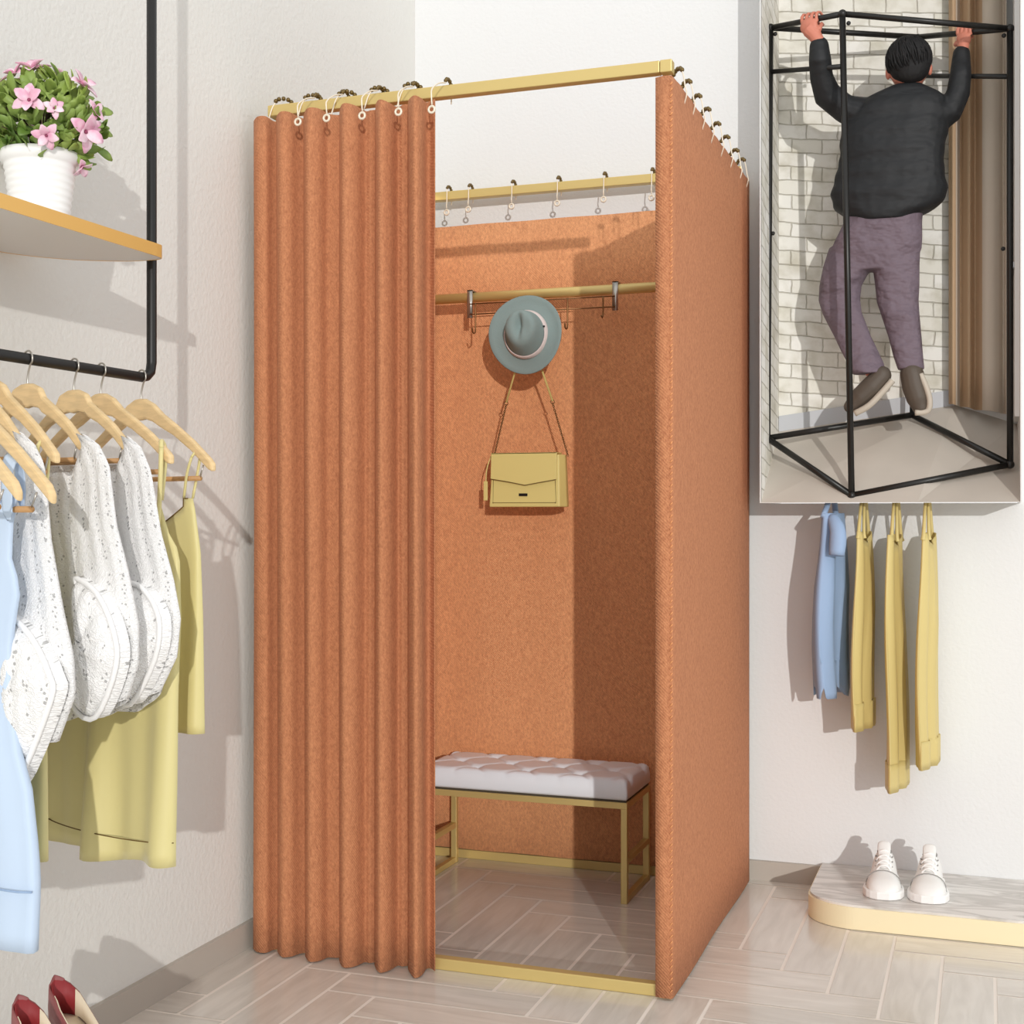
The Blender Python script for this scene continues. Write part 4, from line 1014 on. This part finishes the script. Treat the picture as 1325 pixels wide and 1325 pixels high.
def remesh(o, vs=.0035, it=4, fac=.5):
    r_ = o.modifiers.new('remesh', 'REMESH'); r_.mode = 'VOXEL'; r_.voxel_size = vs; r_.use_smooth_shade = True
    s_ = o.modifiers.new('smooth', 'SMOOTH'); s_.iterations = it; s_.factor = fac
def q(px, py, Y=MY): return onY(px, py, Y)
def px2(n): return n*PXM
# hands grip points
LB = cor['tL'].lerp(cor['tF'], .60); RB = cor['tB'].lerp(cor['tR'], .55)
LD = (cor['tF']-cor['tL']).normalized(); RD = (cor['tR']-cor['tB']).normalized()
body = BM()
def hand(bm, bar, bd, wrist, sc=1.0, thumb=1):
    """palm on the near side of the bar, four fingers over the top, thumb under"""
    nr = Vector((0, -1, 0)); nr = (nr-bd*nr.dot(bd)).normalized(); up = Vector((0, 0, 1)); rb = .012
    palm = bar+nr*(rb+.005)-up*.024
    mtx = Matrix((bd, -nr, up)).transposed()
    tmp = bmesh.ops.create_uvsphere(bm, u_segments=14, v_segments=10, radius=1, matrix=Matrix.Translation(palm) @ mtx.to_4x4() @ Matrix.Diagonal((.0255*sc, .0115*sc, .021*sc, 1)))
    tube(bm, [wrist, wrist.lerp(palm, .5), palm-up*.008], [.0145*sc, .0165*sc, .018*sc], 12)
    for i, (o_, L, r) in enumerate(((-.0205, .86, .0056), (-.0070, 1.0, .0060), (.0068, .97, .0060), (.0198, .78, .0052))):
        pts = []
        for a in (225, 200, 165, 125, 85, 45, 10, -25):
            if (225-a)/250 > L+.05: continue
            an = math.radians(a); R_ = rb+.0045
            pts.append(bar+bd*(o_*sc*1.05)+(-nr*math.cos(an)+up*math.sin(an))*R_)
        tube(bm, pts, [r*(1-.06*j) for j in range(len(pts))], 8); sphere(bm, pts[-1], r*.75, 8, 6)
    tb_ = palm+bd*thumb*.018*sc-up*.012
    pts = [tb_, tb_+bd*thumb*.012-nr*.004+up*.001, bar+bd*thumb*.026-up*.014-nr*.004, bar+bd*thumb*.020-up*.012-nr*.018]
    tube(bm, pts, [.0075, .0066, .0058, .005], 8); sphere(bm, pts[-1], .0048, 8, 6)
wl, wr_ = q(1061, 56, LB.y-.020), q(1246, 70, RB.y-.022)
hand(body, LB, LD, wl, 1.12, 1); hand(body, RB, RD, wr_, .92, -1)
sl_p, el_p = q(1122, 152, MY), q(1067, 120, 3.715); sr_p, er_p = q(1204, 154, MY), q(1240, 126, 3.76)
caps(body, [wl, el_p, sl_p], [.015, .019, .022]); caps(body, [wr_, er_p, sr_p], [.013, .018, .022])
loft(body, [(128, 1128, 1205), (150, 1108, 1212), (200, 1105, 1208), (250, 1104, 1196), (285, 1106, 1178), (320, 1104, 1176)], lambda y: MY, lambda y: .045)
hc_ = q(1176, 84, MY-.012)
caps(body, [q(1172, 132, MY), q(1174, 105, MY-.006)], [.034, .031])
caps(body, [q(1118, 320), q(1088, 385, MY+.01), q(1122, 470, MY-.02)], [.040, .030, .020]); caps(body, [q(1162, 320), q(1162, 388, MY+.01), q(1178, 478, MY-.02)], [.040, .030, .020])
sphere(body, hc_, (.053, .060, .066), 24, 16)                    # skull
sphere(body, hc_+Vector((0, .018, -.034)), (.038, .036, .036), 16, 12)   # jaw
sphere(body, hc_+Vector((0, .062, -.012)), (.008, .012, .014), 10, 8)    # nose
sphere(body, hc_+Vector((0, .052, -.036)), (.016, .006, .005), 10, 6)    # lips
for s_ in (-1, 1):
    sphere(body, hc_+Vector((s_*.054, -.002, -.018)), (.007, .011, .017), 12, 8)   # ears
    caps(body, [q(1122 if s_ < 0 else 1178, 472, MY-.02), q(1135 if s_ < 0 else 1182, 492, MY-.02)], [.019, .017])
man = tag(obj('person', body, M['skin']), 'man seen from behind hanging by both hands from the black frame, black jacket, mauve trousers', 'person')
remesh(man, .0021, 2, .5)
def mpart(name, bm, m, vs=.0035, it=5, par=man):
    o = obj(name, bm, m, par)
    if vs: remesh(o, vs, it)
    return o
for s_ in (-1, 1): mpart('eye', sphere(BM(), hc_+Vector((s_*.019, .054, .004)), .0055, 10, 8), M['eye'], 0)
# hair: cap over crown, back and sides
bm = BM(); sphere(bm, hc_+Vector((0, -.010, .012)), (.0585, .060, .060), 24, 16); sphere(bm, hc_+Vector((.004, -.018, -.012)), (.053, .046, .046), 20, 14)
sphere(bm, hc_+Vector((.004, -.028, -.026)), (.042, .032, .032), 16, 12); sphere(bm, hc_+Vector((-.012, .016, .044)), (.040, .040, .030), 16, 10)
hr = mpart('hair', bm, M['hair'], .003, 3)
bm = BM(); rh = random.Random(5); cw = hc_+Vector((.006, -.020, .064))
for i in range(230):
    a = rh.uniform(0, 2*PI); pts = []; L = rh.uniform(.7, 1.9)
    if math.sin(a) > .75: L *= .6
    st_ = rh.uniform(0, 1.2)
    for k in range(5):
        th_ = st_+L*k/4; a2 = a+.35*k/4+rh.uniform(-.05, .05)
        v = Vector((math.sin(th_)*math.cos(a2), math.sin(th_)*math.sin(a2), math.cos(th_)))
        if v.z < -.62: v.z = -.62
        pts.append(hc_+Vector((0, -.012, .010))+Vector((v.x*.0595, v.y*.061, v.z*.0615)))
    tube(bm, pts, [.0022, .0028, .0026, .002, .0008], 5)
obj('hair_lock', bm, M['hair'], hr)['kind'] = 'stuff'
# jacket
JL = [(112, 1154), (118, 1138), (124, 1124), (133, 1112), (150, 1096), (175, 1090), (200, 1090), (225, 1084), (248, 1078), (266, 1082), (280, 1098), (289, 1118)]
JR = [(112, 1192), (118, 1203), (124, 1212), (133, 1221), (150, 1225), (175, 1222), (200, 1217), (225, 1217), (248, 1221), (262, 1219), (275, 1203), (289, 1172)]
bm = BM()
loft(bm, [(y_, interp(JL, y_)+.7*math.sin(y_*.3), interp(JR, y_)-.7*math.sin(y_*.27+1)) for y_ in range(112, 290, 4)], lambda y: MY-.002, lambda y: interp([(114, .040), (133, .060), (175, .070), (250, .074), (288, .066)], y)+.0018*math.sin(y*.23), e=.8)
caps(bm, [q(1060, 60, LB.y-.014), q(1061, 78, 3.655), q(1063, 100, 3.68), q(1070, 122, 3.71), q(1092, 140, 3.735), q(1120, 150, MY)], [px2(12.5), px2(14.5), px2(15), px2(18), px2(18), px2(24)])
caps(bm, [q(1244, 70, RB.y-.018), q(1243, 95, 3.765), q(1240, 120, 3.763), q(1230, 142, 3.76), q(1208, 152, MY)], [px2(11), px2(13.5), px2(15), px2(17), px2(24)])
jk = mpart('jacket', bm, M['jacket'], .0035, 4)
bm = BM(); tube(bm, smooth_curve([q(1152, 116, MY-.035), q(1168, 122, MY-.048), q(1185, 122, MY-.046), q(1198, 116, MY-.03)], 4), .008, 10)
mpart('jacket_collar', bm, M['jacket'], 0)
bm = BM(); 
for p, r in ((q(1060.5, 56, LB.y-.016), .016),): tube(bm, [p+Vector((0, 0, -.006)), p+Vector((0, 0, .006))], r*1.05, 14)
mpart('shirt_cuff', bm, M['cuff'], 0)
# trousers
bm = BM()
loft(bm, [(270, 1100, 1192), (290, 1092, 1190), (310, 1082, 1190), (325, 1076, 1189), (338, 1082, 1184), (350, 1092, 1172)], lambda y: MY, lambda y: interp([(320, .060), (350, .036)], y), e=.85)
loft(bm, [(320, 1074, 1136), (345, 1066, 1128), (370, 1061, 1114), (388, 1060, 1112), (405, 1065, 1114), (436, 1081, 1126), (455, 1090, 1135), (470, 1098, 1142), (484, 1104, 1146)], lambda y: MY+.012-.0004*max(0, y-390), lambda y: interp([(320, .055), (390, .046), (480, .034)], y)+.003*math.sin(y*.33))
loft(bm, [(320, 1128, 1189), (345, 1131, 1188), (370, 1134, 1188), (390, 1136, 1187), (405, 1141, 1188), (436, 1151, 1191), (460, 1157, 1193), (478, 1163, 1195)], lambda y: MY+.012-.0004*max(0, y-390), lambda y: interp([(320, .055), (390, .044), (480, .032)], y)+.003*math.sin(y*.37+1))
mpart('trousers', bm, M['trouser'], .0035, 4)
# shoes
bm = BM(); fy_ = MY-.035
caps(bm, [q(1141, 486, fy_), q(1128, 500, fy_), q(1112, 514, fy_), q(1100, 526, fy_)], [px2(12.5), px2(14), px2(12.5), px2(8.5)])
s1 = mpart('shoe', bm, M['boot'], .003, 3)
bm = BM(); tube(bm, smooth_curve([q(1155, 492, fy_-.012), q(1140, 509, fy_-.014), q(1124, 525, fy_-.014), q(1106, 535, fy_-.010)], 4), px2(4.2), 10); obj('shoe_sole', bm, M['bootsole'], s1)
bm = BM(); caps(bm, [q(1180, 484, fy_), q(1183, 500, fy_), q(1188, 516, fy_), q(1191, 526, fy_)], [px2(15), px2(15.5), px2(14.5), px2(11)])
s2 = mpart('shoe', bm, M['boot'], .003, 3)
bm = BM(); tube(bm, smooth_curve([q(1191, 484, fy_-.016), q(1198, 500, fy_-.018), q(1203, 518, fy_-.016), q(1200, 532, fy_-.012), q(1184, 534, fy_-.016)], 4), px2(3.8), 10); obj('shoe_sole', bm, M['bootsole'], s2)
